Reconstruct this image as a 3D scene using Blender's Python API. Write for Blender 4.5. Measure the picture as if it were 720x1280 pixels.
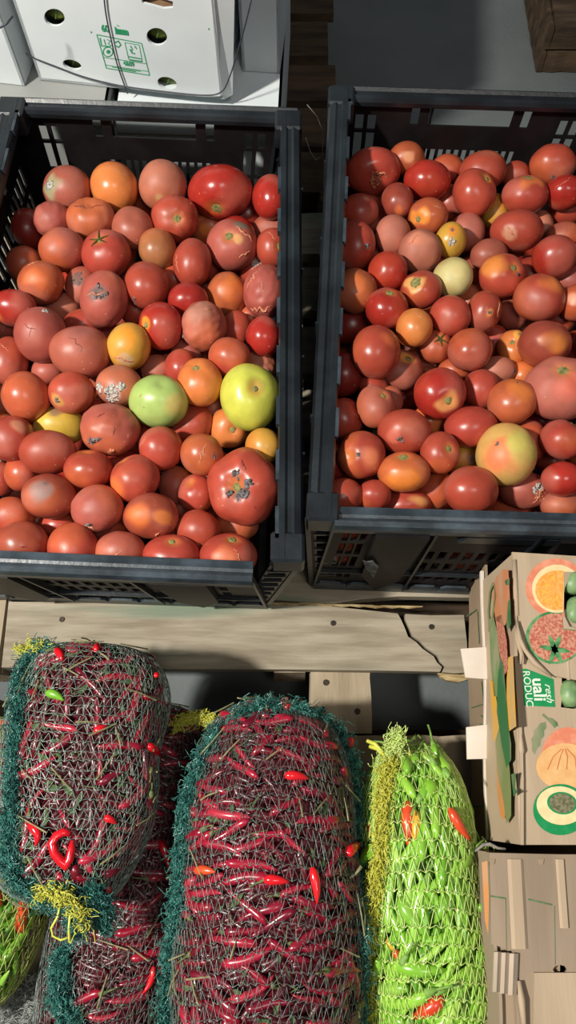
import bpy, bmesh, math, random
import numpy as np
from mathutils import Vector, Matrix
from mathutils.bvhtree import BVHTree

for o in list(bpy.data.objects): bpy.data.objects.remove(o, do_unlink=True)
S = bpy.context.scene
C = S.collection
R_ = random.Random(11)

# ------------------------------------------------------------------ camera
TILT = math.radians(21); F = 967.0; CAM = Vector((0, 0, 1.15))
cd = bpy.data.cameras.new('camera'); cam = bpy.data.objects.new('camera', cd); C.objects.link(cam)
cam.location = CAM; cam.rotation_euler = (TILT, 0, 0)
cd.sensor_fit = 'VERTICAL'; cd.sensor_height = 36; cd.lens = F/1280*36; cd.clip_start = .02; cd.clip_end = 60
S.camera = cam
RIGHT = Vector((1, 0, 0)); UP = Vector((0, math.cos(TILT), math.sin(TILT))); FWD = Vector((0, math.sin(TILT), -math.cos(TILT)))
def ray(px, py): return RIGHT*((px-360)/F) + UP*((640-py)/F) + FWD
def at(px, py, z):
    d = ray(px, py); return CAM + d*((z-CAM.z)/d.z)
def on_plane(px, py, p0, n):
    d = ray(px, py); return CAM + d*((p0-CAM).dot(n)/d.dot(n))

# ------------------------------------------------------------------ light, world, exposure
w = bpy.data.worlds.new('night_market_air'); S.world = w; w.use_nodes = True
w.node_tree.nodes['Background'].inputs[0].default_value = (.86, .93, 1.0, 1)
w.node_tree.nodes['Background'].inputs[1].default_value = .115
def lamp(name, kind, loc, power, col, size, target=None):
    l = bpy.data.lights.new(name, kind); l.energy = power; l.color = col
    if kind == 'POINT': l.shadow_soft_size = size
    if kind == 'AREA': l.size = size
    o = bpy.data.objects.new(name, l); C.objects.link(o); o.location = loc
    if target is not None: o.rotation_euler = (Vector(target)-Vector(loc)).to_track_quat('-Z', 'Y').to_euler()
    return o
k_ = lamp('market_lamp', 'SPOT', (-1.34, -.08, 2.14), 320, (1.0, .95, .86), .06, (-.12, .62, .3))
k_.data.shadow_soft_size = .075; k_.data.spot_size = math.radians(96); k_.data.spot_blend = .9
lamp('overhead_fill_lamp', 'AREA', (.5, -.7, 3.0), 16, (1.0, .93, .85), .7, (0, .3, .2))  # unseen soft lamp added overhead as weak fill
S.view_settings.view_transform = 'Standard'; S.view_settings.look = 'None'
S.view_settings.exposure = 0.0; S.view_settings.gamma = 1.0; S.view_settings.use_curve_mapping = False

# ------------------------------------------------------------------ materials
def srgb(r, g, b):
    f = lambda c: (c/255/12.92) if c <= 10 else ((c/255+.055)/1.055)**2.4
    return (f(r), f(g), f(b))
def mat(name, col, rough=.5, col2=None, scale=20, bump=0., bscale=80, spec=.5, metal=0, stretch=None, detail=5, lo=.35, hi=.65, col3=None, scale3=6, lo3=.55, hi3=.7):
    m = bpy.data.materials.new(name); m.use_nodes = True
    nt = m.node_tree; N = nt.nodes; L = nt.links; P = N['Principled BSDF']
    P.inputs['Base Color'].default_value = (*col, 1); P.inputs['Roughness'].default_value = rough
    P.inputs['Specular IOR Level'].default_value = spec; P.inputs['Metallic'].default_value = metal
    tc = N.new('ShaderNodeTexCoord'); mp = N.new('ShaderNodeMapping'); L.new(tc.outputs['Object'], mp.inputs[0])
    if stretch: mp.inputs['Scale'].default_value = stretch
    cur = None
    def noisemix(prev, c2, sc, lo, hi, det):
        n = N.new('ShaderNodeTexNoise'); n.inputs['Scale'].default_value = sc; n.inputs['Detail'].default_value = det
        L.new(mp.outputs[0], n.inputs['Vector'])
        mr = N.new('ShaderNodeMapRange'); mr.inputs[1].default_value = lo; mr.inputs[2].default_value = hi; L.new(n.outputs[0], mr.inputs[0])
        mx = N.new('ShaderNodeMix'); mx.data_type = 'RGBA'; L.new(mr.outputs[0], mx.inputs[0])
        if prev is None: mx.inputs[6].default_value = (*col, 1)
        else: L.new(prev, mx.inputs[6])
        mx.inputs[7].default_value = (*c2, 1); return mx.outputs[2]
    if col2: cur = noisemix(None, col2, scale, lo, hi, detail)
    if col3: cur = noisemix(cur, col3, scale3, lo3, hi3, 3)
    if cur: L.new(cur, P.inputs['Base Color'])
    if bump:
        n = N.new('ShaderNodeTexNoise'); n.inputs['Scale'].default_value = bscale; n.inputs['Detail'].default_value = 4
        L.new(mp.outputs[0], n.inputs['Vector'])
        b = N.new('ShaderNodeBump'); b.inputs['Strength'].default_value = bump; b.inputs['Distance'].default_value = .002
        L.new(n.outputs[0], b.inputs['Height']); L.new(b.outputs[0], P.inputs['Normal'])
    return m
M = {}
M['crate'] = mat('black_crate_plastic', srgb(21, 25, 29), .36, srgb(44, 52, 58), 14, .15, 150, spec=.5, lo=.42, hi=.8)
M['crate_in'] = mat('black_crate_panel_plastic', srgb(18, 15, 16), .5, srgb(32, 29, 30), 18, .12, 120, spec=.22, lo=.45, hi=.8)
M['rail'] = mat('worn_lit_tone_rail_plastic', srgb(40, 48, 55), .38, srgb(72, 84, 94), 30, .2, 160, lo=.4, hi=.75)  # scuffed plastic, with the lit tone of rails and front rims in its colour
M['wood'] = mat('weathered_pallet_wood', srgb(166, 157, 139), .8, srgb(134, 124, 107), 9, .5, 60, stretch=(1, 9, 4), spec=.2, col3=srgb(118, 130, 112), scale3=3.2, lo3=.53, hi3=.72)
M['wood2'] = mat('plain_pallet_wood', srgb(172, 158, 136), .8, srgb(148, 134, 112), 8, .4, 50, stretch=(6, 1, 4), spec=.2)
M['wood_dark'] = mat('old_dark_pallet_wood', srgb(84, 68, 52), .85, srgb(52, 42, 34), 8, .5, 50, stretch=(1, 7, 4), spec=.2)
M['split'] = mat('split_wood_fibre', srgb(196, 176, 132), .85, srgb(150, 126, 88), 40, .6, 90, stretch=(1, 8, 4), spec=.2)
M['nail'] = mat('rusty_nail_head', srgb(70, 60, 52), .6, srgb(40, 34, 30), 300, spec=.4, metal=.4)
M['floor'] = mat('grey_concrete_floor', srgb(106, 112, 112), .72, srgb(98, 104, 106), 7, .35, 120, spec=.3, col3=srgb(84, 90, 92), scale3=2.2, lo3=.5, hi3=.75)
M['white_card'] = mat('white_carton_board', srgb(218, 226, 228), .6, srgb(203, 211, 214), 6, .08, 60, spec=.3)
M['white_card_in'] = mat('brown_inner_board', srgb(150, 118, 92), .8, srgb(120, 92, 70), 30, .1, 60, spec=.2)
M['shaded_white_card'] = mat('shaded_white_carton_board', srgb(150, 152, 150), .65, srgb(136, 138, 136), 6, .08, 60, spec=.3)  # white board greyed for the shade below the upper carton
M['card'] = mat('brown_carton_board', srgb(186, 166, 140), .75, srgb(170, 150, 126), 5, .12, 40, stretch=(9, 1, 1), spec=.25)
M['card2'] = mat('grey_brown_carton_board', srgb(158, 140, 120), .78, srgb(138, 122, 104), 4, .12, 40, stretch=(7, 1, 1), spec=.25)
M['card_dark'] = mat('carton_side_board', srgb(164, 144, 120), .78, srgb(148, 128, 106), 8, .1, 40, spec=.2)
M['flap'] = mat('pale_carton_flap', srgb(226, 216, 204), .7, srgb(214, 202, 188), 20, .1, 60, spec=.2)
M['flap_dull'] = mat('dull_carton_flap', srgb(188, 172, 154), .75, srgb(172, 156, 138), 20, .1, 60, spec=.2)  # duller, browner tone of the pale flap board
M['flap_grey'] = mat('torn_sticker_paper', srgb(120, 124, 126), .8, srgb(70, 74, 78), 160, .1, 60, spec=.2)
M['strap'] = mat('dark_cord', srgb(44, 46, 56), .5, srgb(62, 62, 74), 200)
M['thread_pale'] = mat('pale_string', srgb(150, 146, 136), .7, srgb(120, 116, 108), 200)
M['ink_green'] = mat('green_ink', srgb(30, 142, 92), .7, srgb(52, 160, 112), 80, spec=.2)
def faded(n, r, g, b):
    M[n] = mat(n, srgb(r, g, b), .74, srgb(186, 166, 140), 35, .05, 60, spec=.2, lo=.45, hi=.8, stretch=(1, .4, 1))
def flat(n, r, g, b, r2=None, g2=None, b2=None, sc=120, lo=.4, hi=.62):
    M[n] = mat(n, srgb(r, g, b), .72, srgb(r2, g2, b2) if r2 is not None else srgb(min(255, r+14), min(255, g+14), min(255, b+12)), sc, .05, 60, spec=.2, lo=lo, hi=hi)
flat('print_dark_green', 92, 132, 92, 126, 158, 116, 260); flat('print_label_green', 26, 134, 76, 34, 142, 84); flat('print_olive', 142, 146, 102, 158, 160, 118)
flat('print_orange', 228, 154, 70, 236, 176, 98, 200); flat('print_peel', 214, 128, 98, 226, 152, 122); flat('print_cream', 224, 204, 154)
flat('print_tomato', 176, 92, 76, 206, 150, 124, 420); flat('print_pepper', 210, 146, 108, 200, 132, 94); flat('print_yellow', 226, 178, 84, 230, 186, 100)
flat('print_stem', 104, 158, 106, 60, 120, 70); flat('print_line', 84, 112, 74); flat('print_white', 222, 228, 216); flat('print_pit', 132, 128, 100, 92, 92, 66, 300)
flat('print_marrow', 132, 154, 112, 116, 140, 98, 200); flat('print_thin_orange', 206, 154, 104); flat('print_seg', 240, 180, 84, 230, 150, 60, 200); flat('print_squash', 218, 168, 110, 226, 180, 124, 90)
flat('print_brown_line', 196, 104, 64)

for n_, c_ in (('print_marrow', (118, 146, 96)), ('print_olive', (128, 138, 88)), ('print_pepper', (204, 132, 90)), ('print_yellow', (226, 172, 70)), ('print_dark_green', (60, 112, 68)), ('print_thin_orange', (208, 142, 84))): faded(n_, *c_)

def veg_mat(name, cols, rough, spec=.5, coat=0, per_object=True, bump=.1):
    m = bpy.data.materials.new(name); m.use_nodes = True; nt = m.node_tree; N = nt.nodes; L = nt.links; P = N['Principled BSDF']
    cr = N.new('ShaderNodeValToRGB'); e = cr.color_ramp.elements
    e[0].color = (*cols[0], 1); e[1].color = (*cols[-1], 1)
    for i, c in enumerate(cols[1:-1]): q = e.new((i+1)/(len(cols)-1)); q.color = (*c, 1)
    tc = N.new('ShaderNodeTexCoord'); n = N.new('ShaderNodeTexNoise'); n.inputs['Scale'].default_value = 45
    L.new(tc.outputs['Object'], n.inputs['Vector'])
    if per_object:
        oi = N.new('ShaderNodeObjectInfo'); a = N.new('ShaderNodeMath'); a.operation = 'MULTIPLY_ADD'
        L.new(n.outputs[0], a.inputs[0]); a.inputs[1].default_value = .35
        L.new(oi.outputs['Random'], a.inputs[2]); s = N.new('ShaderNodeMath'); s.operation = 'SUBTRACT'; L.new(a.outputs[0], s.inputs[0]); s.inputs[1].default_value = .17
        L.new(s.outputs[0], cr.inputs[0])
    else:
        n.inputs['Scale'].default_value = 60; mr = N.new('ShaderNodeMapRange'); mr.inputs[1].default_value = .3; mr.inputs[2].default_value = .7
        L.new(n.outputs[0], mr.inputs[0]); L.new(mr.outputs[0], cr.inputs[0])
    L.new(cr.outputs[0], P.inputs['Base Color']); P.inputs['Roughness'].default_value = rough; P.inputs['Specular IOR Level'].default_value = spec
    P.inputs['Coat Weight'].default_value = coat; P.inputs['Coat Roughness'].default_value = .15
    b = N.new('ShaderNodeBump'); b.inputs['Strength'].default_value = bump; b.inputs['Distance'].default_value = .001
    n2 = N.new('ShaderNodeTexNoise'); n2.inputs['Scale'].default_value = 160; L.new(tc.outputs['Object'], n2.inputs['Vector']); L.new(n2.outputs[0], b.inputs['Height']); L.new(b.outputs[0], P.inputs['Normal'])
    return m
REDS = [srgb(96, 12, 28), srgb(142, 20, 42), srgb(170, 28, 54), srgb(104, 14, 36), srgb(186, 44, 66)]
M['red_chilli'] = veg_mat('dark_red_chilli_skin', REDS, .28, .6, .2)
M['red_fill_shaded'] = veg_mat('shaded_red_chilli_skin_below', [srgb(44, 8, 16), srgb(84, 13, 28), srgb(60, 22, 26), srgb(108, 20, 36)], .35, .5, .1, False)  # lower pods darkened: shade of the gaps put into the skin colour
M['bright_red'] = veg_mat('bright_red_chilli_skin', [srgb(206, 16, 32), srgb(226, 30, 40)], .2, .6, .4)
GREENS = [srgb(104, 162, 46), srgb(126, 184, 54), srgb(150, 202, 70), srgb(114, 172, 50), srgb(170, 212, 92)]
M['green_chilli'] = veg_mat('fresh_green_chilli_skin', GREENS, .25, .6, .3)
M['green_fill_shaded'] = veg_mat('shaded_green_chilli_skin_below', [srgb(52, 100, 24), srgb(88, 146, 38), srgb(112, 168, 50)], .32, .5, .1, False)  # deeper green pods, painted darker for the shade between pods
M['orange_red'] = veg_mat('orange_red_chilli_skin', [srgb(206, 62, 36), srgb(220, 88, 44)], .25, .6, .3)
M['amber'] = veg_mat('amber_chilli_skin', [srgb(222, 160, 40), srgb(232, 178, 66)], .3)
M['stalk'] = mat('dry_chilli_stalk', srgb(112, 118, 72), .7, srgb(84, 96, 52), 200)
M['stalk_green'] = mat('green_chilli_stalk', srgb(136, 176, 84), .6, srgb(108, 150, 60), 200)
M['twig'] = mat('dry_pale_twig', srgb(150, 146, 108), .75, srgb(112, 112, 74), 200)
M['leafbit'] = mat('dark_leaf_litter', srgb(50, 72, 40), .7, srgb(78, 98, 52), 120)
def net_mat(name, c1, c2, rough=.3, sc=300):
    return mat(name, c1, rough, c2, sc, spec=.8)
M['net_dark'] = net_mat('dark_green_net_thread', srgb(66, 78, 74), srgb(120, 132, 126))
M['net_grey'] = net_mat('grey_green_net_thread', srgb(88, 110, 100), srgb(150, 168, 156))
M['net_teal'] = net_mat('teal_net_thread', srgb(12, 66, 62), srgb(78, 150, 138), .22, 150)
M['net_lime'] = net_mat('lime_net_thread', srgb(198, 226, 116), srgb(222, 236, 150), .35)
M['net_olive'] = net_mat('olive_net_thread', srgb(150, 170, 76), srgb(176, 186, 96), .35)
M['net_yellow'] = net_mat('yellow_net_tie', srgb(196, 200, 56), srgb(220, 216, 96), .45)
M['net_white'] = net_mat('white_net_scrap', srgb(150, 156, 150), srgb(176, 180, 176), .5)
M['produce_green'] = mat('green_produce_skin', srgb(88, 110, 44), .5, srgb(150, 158, 70), 60, .2, 60)
M['cucumber'] = mat('pale_green_gourd_skin', srgb(132, 162, 112), .45, srgb(96, 132, 84), 90, .2, 60)
M['scar'] = mat('corky_stem_scar', srgb(150, 140, 88), .85, srgb(98, 100, 60), 260, .8, 300, spec=.2)
M['calyx'] = mat('withered_calyx', srgb(84, 82, 42), .85, srgb(58, 60, 32), 200, .4, 200, spec=.2)
M['mould'] = mat('white_mould', srgb(206, 204, 198), .95, srgb(160, 156, 150), 260, 1., 300, spec=.1)
M['rot'] = mat('black_rot', srgb(64, 50, 46), .7, srgb(124, 122, 126), 200, .8, 200, spec=.3)
M['flesh'] = mat('torn_tomato_flesh', srgb(196, 122, 84), .4, srgb(158, 84, 60), 120, .8, 180, spec=.6)
M['crackm'] = mat('healed_skin_crack', srgb(212, 150, 118), .7, srgb(176, 100, 76), 300, .6, 300, spec=.3)
M['crackd'] = mat('fresh_skin_split', srgb(140, 64, 50), .5, srgb(120, 50, 40), 300, .6, 300, spec=.4)

# tomato skin: colour and dullness travel with each fruit's own skin attribute
def skin_material():
    m = bpy.data.materials.new('tomato_skin'); m.use_nodes = True; nt = m.node_tree; N = nt.nodes; L = nt.links; P = N['Principled BSDF']
    a = N.new('ShaderNodeAttribute'); a.attribute_name = 'skin'
    tc = N.new('ShaderNodeTexCoord')
    n = N.new('ShaderNodeTexNoise'); n.inputs['Scale'].default_value = 55; n.inputs['Detail'].default_value = 5; L.new(tc.outputs['Object'], n.inputs['Vector'])
    mr = N.new('ShaderNodeMapRange'); mr.inputs[1].default_value = .3; mr.inputs[2].default_value = .7; mr.inputs[3].default_value = .86; mr.inputs[4].default_value = 1.1; L.new(n.outputs[0], mr.inputs[0])
    vm = N.new('ShaderNodeVectorMath'); vm.operation = 'SCALE'; L.new(a.outputs['Color'], vm.inputs[0]); L.new(mr.outputs[0], vm.inputs['Scale'])
    v = N.new('ShaderNodeTexVoronoi'); v.inputs['Scale'].default_value = 130; L.new(tc.outputs['Object'], v.inputs['Vector'])
    n3 = N.new('ShaderNodeTexNoise'); n3.inputs['Scale'].default_value = 38; L.new(tc.outputs['Object'], n3.inputs['Vector'])
    m1 = N.new('ShaderNodeMapRange'); m1.inputs[1].default_value = .17; m1.inputs[2].default_value = .09; L.new(v.outputs['Distance'], m1.inputs[0])
    m2 = N.new('ShaderNodeMapRange'); m2.inputs[1].default_value = .53; m2.inputs[2].default_value = .63; L.new(n3.outputs[0], m2.inputs[0])
    mm = N.new('ShaderNodeMath'); mm.operation = 'MULTIPLY'; L.new(m1.outputs[0], mm.inputs[0]); L.new(m2.outputs[0], mm.inputs[1])
    m4 = N.new('ShaderNodeMath'); m4.operation = 'MULTIPLY'; L.new(mm.outputs[0], m4.inputs[0]); m4.inputs[1].default_value = .55
    mx = N.new('ShaderNodeMix'); mx.data_type = 'RGBA'; L.new(m4.outputs[0], mx.inputs[0]); L.new(vm.outputs[0], mx.inputs[6]); mx.inputs[7].default_value = (*srgb(222, 160, 130), 1)
    L.new(mx.outputs[2], P.inputs['Base Color']); L.new(a.outputs['Alpha'], P.inputs['Roughness'])
    P.inputs['Specular IOR Level'].default_value = .5
    P.inputs['Subsurface Weight'].default_value = .0
    b = N.new('ShaderNodeBump'); b.inputs['Strength'].default_value = .12; b.inputs['Distance'].default_value = .002
    n2 = N.new('ShaderNodeTexNoise'); n2.inputs['Scale'].default_value = 110; n2.inputs['Detail'].default_value = 3; L.new(tc.outputs['Object'], n2.inputs['Vector'])
    L.new(n2.outputs[0], b.inputs['Height']); L.new(b.outputs[0], P.inputs['Normal'])
    return m
M['tomato'] = skin_material()

# ------------------------------------------------------------------ helpers
def link(name, me, m, parent=None, smooth=False, label=None):
    if isinstance(me, bmesh.types.BMesh):
        bm = me; me = bpy.data.meshes.new(name); bm.to_mesh(me); bm.free()
    if m is not None and not me.materials: me.materials.append(m)
    if smooth: me.shade_smooth()
    o = bpy.data.objects.new(name, me); C.objects.link(o)
    if parent: o.parent = parent
    if label: o['label'] = label
    return o
def mesh(name, v, f):
    me = bpy.data.meshes.new(name); me.from_pydata([tuple(p) for p in v], [], f); me.update(); return me
def tag(o, label=None, cat=None, group=None, kind=None):
    if label: o['label'] = label
    if cat: o['category'] = cat
    if group: o['group'] = group
    if kind: o['kind'] = kind
    return o
def empty(name, label, cat, loc=(0, 0, 0), group=None):
    o = bpy.data.objects.new(name, None); C.objects.link(o); o.location = loc; o.empty_display_size = .02
    return tag(o, label, cat, group)
def add_box(bm, lo, hi, mtx=None, bevel=0.):
    lo = Vector(lo); hi = Vector(hi)
    vs = [bm.verts.new((lo.x if i & 1 == 0 else hi.x, lo.y if i & 2 == 0 else hi.y, lo.z if i & 4 == 0 else hi.z)) for i in range(8)]
    fs = [bm.faces.new([vs[k] for k in q]) for q in ((0, 2, 3, 1), (4, 5, 7, 6), (0, 1, 5, 4), (2, 6, 7, 3), (0, 4, 6, 2), (1, 3, 7, 5))]
    if bevel:
        es = list({e for f in fs for e in f.edges})
        r = bmesh.ops.bevel(bm, geom=es, offset=bevel, segments=1, affect='EDGES'); vs = list({v for f in r['faces'] for v in f.verts} | {v for v in vs if v.is_valid})
    if mtx is not None:
        for v in vs: v.co = mtx @ v.co
def sweep(prof, p, q, inward, up=Vector((0, 0, 1)), caps=True):
    """profile points (inward, up) swept straight from p to q"""
    p = Vector(p); q = Vector(q); n = len(prof)
    v = [e + inward*a + up*b for e in (p, q) for a, b in prof]
    f = [(i, (i+1) % n, n+(i+1) % n, n+i) for i in range(n)]
    if caps: f += [tuple(range(n))[::-1], tuple(range(n, 2*n))]
    return v, f
def merge(parts):
    V = []; Fs = []
    for v, f in parts:
        b = len(V); V += list(v); Fs += [tuple(i+b for i in q) for q in f]
    return V, Fs
def box_vf(c, h, mtx=None):
    v = [Vector((c[0]+sx*h[0], c[1]+sy*h[1], c[2]+sz*h[2])) for sx in (-1, 1) for sy in (-1, 1) for sz in (-1, 1)]
    if mtx is not None: v = [mtx @ p for p in v]
    return v, [(0, 1, 3, 2), (4, 6, 7, 5), (0, 4, 5, 1), (2, 3, 7, 6), (0, 2, 6, 4), (1, 5, 7, 3)]
def tube(pts, rad, sides=6, closed_ends=True):
    pts = [Vector(p) for p in pts]; V = []; Fs = []; n = len(pts)
    if not hasattr(rad, '__len__'): rad = [rad]*n
    prev = None
    for i, p in enumerate(pts):
        t = (pts[min(i+1, n-1)]-pts[max(i-1, 0)]).normalized()
        if prev is None: a = t.orthogonal().normalized()
        else: a = (prev - t*prev.dot(t)); a = a.normalized() if a.length > 1e-6 else t.orthogonal().normalized()
        prev = a; b = t.cross(a)
        for k in range(sides):
            g = 2*math.pi*k/sides; V.append(p + (a*math.cos(g)+b*math.sin(g))*rad[i])
    for i in range(n-1):
        for k in range(sides):
            k2 = (k+1) % sides; Fs.append((i*sides+k, i*sides+k2, (i+1)*sides+k2, (i+1)*sides+k))
    if closed_ends: Fs += [tuple(range(sides))[::-1], tuple(range((n-1)*sides, n*sides))]
    return V, Fs
def segs_mesh(name, A, B, r):
    """many thin threads: one three sided prism for each segment"""
    A = np.asarray(A, float); B = np.asarray(B, float); n = len(A)
    d = B-A; L = np.linalg.norm(d, axis=1, keepdims=True); L[L == 0] = 1; d = d/L
    h = np.where(np.abs(d[:, 2:3]) < .9, np.array([[0, 0, 1.]]), np.array([[1., 0, 0]]))
    a = np.cross(d, h); a /= np.linalg.norm(a, axis=1, keepdims=True); b = np.cross(d, a)
    V = []
    for P in (A, B):
        for k in range(3):
            g = 2*math.pi*k/3; V.append(P + (a*math.cos(g)+b*math.sin(g))*r)
    V = np.stack(V, 1).reshape(-1, 3)
    base = (np.arange(n)*6)[:, None]
    Q = np.concatenate([base+np.array([[0, 1, 4, 3]]), base+np.array([[1, 2, 5, 4]]), base+np.array([[2, 0, 3, 5]])], 0)
    me = bpy.data.meshes.new(name)
    me.vertices.add(len(V)); me.vertices.foreach_set('co', V.astype('f4').ravel())
    me.loops.add(Q.size); me.loops.foreach_set('vertex_index', Q.astype('i4').ravel())
    me.polygons.add(len(Q)); me.polygons.foreach_set('loop_start', np.arange(0, Q.size, 4, dtype='i4')); me.update(calc_edges=True)
    return me
def poly_solid(outline, holes, thick, nrm):
    """flat board from 3d outline with real holes, thickened against nrm"""
    bm = bmesh.new(); es = []
    for lp in [outline]+holes:
        vs = [bm.verts.new(p) for p in lp]
        es += [bm.edges.new((vs[i], vs[(i+1) % len(vs)])) for i in range(len(vs))]
    r = bmesh.ops.triangle_fill(bm, use_beauty=True, use_dissolve=False, edges=es, normal=nrm)
    fs = [g for g in r['geom'] if isinstance(g, bmesh.types.BMFace)]
    e = bmesh.ops.extrude_face_region(bm, geom=fs)
    for g in e['geom']:
        if isinstance(g, bmesh.types.BMVert): g.co -= nrm*thick
    bmesh.ops.recalc_face_normals(bm, faces=bm.faces[:])
    return bm

# ------------------------------------------------------------------ floor
bm = bmesh.new(); bmesh.ops.create_grid(bm, x_segments=40, y_segments=40, size=2.6)
for v in bm.verts: v.co.y += .6; v.co.z = .0015*math.sin(v.co.x*5)*math.cos(v.co.y*4)-.0015
tag(link('floor', bm, M['floor'], smooth=True), kind='structure')

# ------------------------------------------------------------------ pallets
def plank(x0, x1, y0, y1, z1, th, m, parent, name='deck_board', seed=0, rot=0., nails=(), edge=.0025, label=None):
    r = random.Random(seed); n = max(3, int((x1-x0)/.02)) if (x1-x0) > (y1-y0) else 3
    along_x = (x1-x0) >= (y1-y0)
    n = max(4, int(max(x1-x0, y1-y0)/.02)); V = []
    for i in range(n+1):
        t = i/n; j0 = r.uniform(-edge, edge)*.5; j1 = r.uniform(-edge, edge)*.5; dz = r.uniform(-.0006, .0006)
        for (s, q, b) in ((0, 0, 1), (0, 1, 0), (1, 1, 0), (1, 0, 1)):
            cross = (s*((y1-y0) if along_x else (x1-x0))) + (j0 if s == 0 else j1)
            if q == 1: cross += .0015 if s == 0 else -.0015
            lo_ = (x0+t*(x1-x0)) if along_x else (y0+t*(y1-y0))
            z = z1-th if q == 0 else z1+dz
            V.append(Vector((lo_, y0+cross, z)) if along_x else Vector((x0+cross, lo_, z)))
    Fs = []
    for i in range(n):
        for k in range(4): Fs.append((i*4+k, i*4+(k+1) % 4, (i+1)*4+(k+1) % 4, (i+1)*4+k))
    Fs += [(3, 2, 1, 0), tuple(n*4+k for k in range(4))]
    c = Vector(((x0+x1)/2, (y0+y1)/2, 0)); mt = Matrix.Translation(c) @ Matrix.Rotation(rot, 4, 'Z') @ Matrix.Translation(-c)
    o = link(name, mesh(name, [mt @ v for v in V], Fs), m, parent)
    bmx = bmesh.new(); bmx.from_mesh(o.data); bmesh.ops.recalc_face_normals(bmx, faces=bmx.faces[:]); bmx.to_mesh(o.data); bmx.free()
    if label: o['label'] = label
    for (nx, ny) in nails:
        b = bmesh.new(); bmesh.ops.create_cone(b, segments=10, radius1=.0042, radius2=.0034, depth=.002, cap_ends=True, matrix=mt @ Matrix.Translation((nx, ny, z1+.0006)))
        link('nail', b, M['nail'], o)
    return o
pal = empty('wooden_pallet', 'weathered pallet of grey-brown boards carrying both tomato crates', 'pallet', (0, .6, 0))
pal.matrix_world = Matrix.Identity(4)
# front board with its broken right end
def broken_board():
    top = [(-.372, .1715), (-.30, .171), (-.15, .1695), (0, .169), (.12, .1675), (.197, .166), (.2, .172), (.194, .178), (.19, .186), (.176, .196), (.168, .205), (.158, .212), (.155, .222), (.150, .235), (.146, .243), (.05, .2535), (-.1, .2555), (-.25, .258), (-.374, .259)]
    piece = [(.1995, .1655), (.215, .164), (.233, .165), (.235, .205), (.234, .241), (.19, .2405), (.156, .2425), (.1555, .236), (.161, .222), (.164, .213), (.173, .206), (.181, .197), (.195, .187), (.198, .179), (.2035, .173)]
    for nm, pts, lb in (('deck_board', top, 'widest board of the pallet, greenish stains'), ('broken_board_end', piece, 'cracked-off end of the front board')):
        b = poly_solid([Vector((x, y, .14)) for x, y in pts], [], .018, Vector((0, 0, 1)))
        o = link(nm, b, M['wood'], pal, label=lb)
    sp = [(.196, .166), (.212, .164), (.226, .1635), (.238, .166), (.236, .158), (.222, .154), (.208, .156), (.2, .160)]
    link('wood_splinter', poly_solid([Vector((x, y, .131)) for x, y in sp], [], .008, Vector((0, 0, 1))), M['split'], pal, label='pale torn splinter under the cracked end')
    for nx, ny in ((-.3, .235), (-.28, .19), (.06, .23), (.19, .225)):
        b = bmesh.new(); bmesh.ops.create_cone(b, segments=10, radius1=.004, radius2=.0034, depth=.002, cap_ends=True, matrix=Matrix.Translation((nx, ny, .1405)))
        link('nail', b, M['nail'], pal)
broken_board()
plank(-.52, -.3775, .165, .262, .14, .018, M['wood2'], pal, seed=3, label='short board beyond the gap at far left')
# split upper edge strip with torn fibres
b = poly_solid([Vector((x, y, .14)) for x, y in ((-.45, .268), (-.2, .266), (-.02, .262), (.03, .258), (.06, .2565), (.1, .2625), (.15, .2665), (.2, .2655), (.25, .2645), (.48, .265), (.48, .35), (-.45, .352))], [], .018, Vector((0, 0, 1)))
link('deck_board', b, M['wood'], pal)
for k in range(9):
    x = -.03+k*.022; y = .2575-.0006*k+R_.uniform(-.001, .001)
    v, f = tube([(x, y, .1395), (x+.015, y-.0015, .1405), (x+.034, y-.0005, .1398)], [.0012, .0022, .0006], 5)
    link('wood_splinter', mesh('wood_splinter', v, f), M['split'], pal)
for k, y in enumerate((.39, .50, .61, .72, .83)):
    plank(-.46, .49, y, y+.085, .14, .018, M['wood'], pal, seed=20+k)
for x in (-.42, -.02, .38): plank(x, x+.045, .168, .93, .122, .08, M['wood2'], pal, name='stringer', seed=int(x*100)+60)
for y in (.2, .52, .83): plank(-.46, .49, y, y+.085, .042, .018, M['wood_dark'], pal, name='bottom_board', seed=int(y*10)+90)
pal2 = empty('wooden_pallet', 'pale wooden pallet mostly hidden under the mesh bags of chillies', 'pallet', (0, -.1, 0)); pal2.matrix_world = Matrix.Identity(4)
plank(.029, .110, .0905, .185, .122, .02, M['wood2'], pal2, seed=7, nails=((.045, .12), (.09, .118), (.05, .155)))
plank(-.48, .46, .008, .0895, .12, .018, M['wood2'], pal2, seed=8, nails=((.13, .07), (.13, .03)))
for k, y in enumerate((-.10, -.21, -.32, -.43)): plank(-.48, .46, y, y+.088, .12, .018, M['wood2'], pal2, seed=30+k)
for x in (-.44, .03, .40): plank(x, x+.045, -.43, .14, .102, .08, M['wood2'], pal2, name='stringer', seed=int(x*100)+160)
for y in (-.42, -.16, .02): plank(-.48, .46, y, y+.085, .022, .018, M['wood_dark'], pal2, name='bottom_board', seed=int(y*10)+190)
pal3 = empty('wooden_pallet', 'dark brown pallet under the white cartons, seen in the gap between crates', 'pallet', (-.4, 1.2, 0)); pal3.matrix_world = Matrix.Identity(4)
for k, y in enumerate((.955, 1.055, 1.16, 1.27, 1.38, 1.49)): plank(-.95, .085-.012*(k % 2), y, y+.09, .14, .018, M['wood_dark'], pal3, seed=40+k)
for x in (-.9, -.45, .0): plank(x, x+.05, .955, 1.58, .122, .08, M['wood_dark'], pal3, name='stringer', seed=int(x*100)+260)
for y in (.96, 1.22, 1.49): plank(-.95, .08, y, y+.09, .042, .02, M['wood_dark'], pal3, name='bottom_board', seed=int(y*10)+290)
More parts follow.
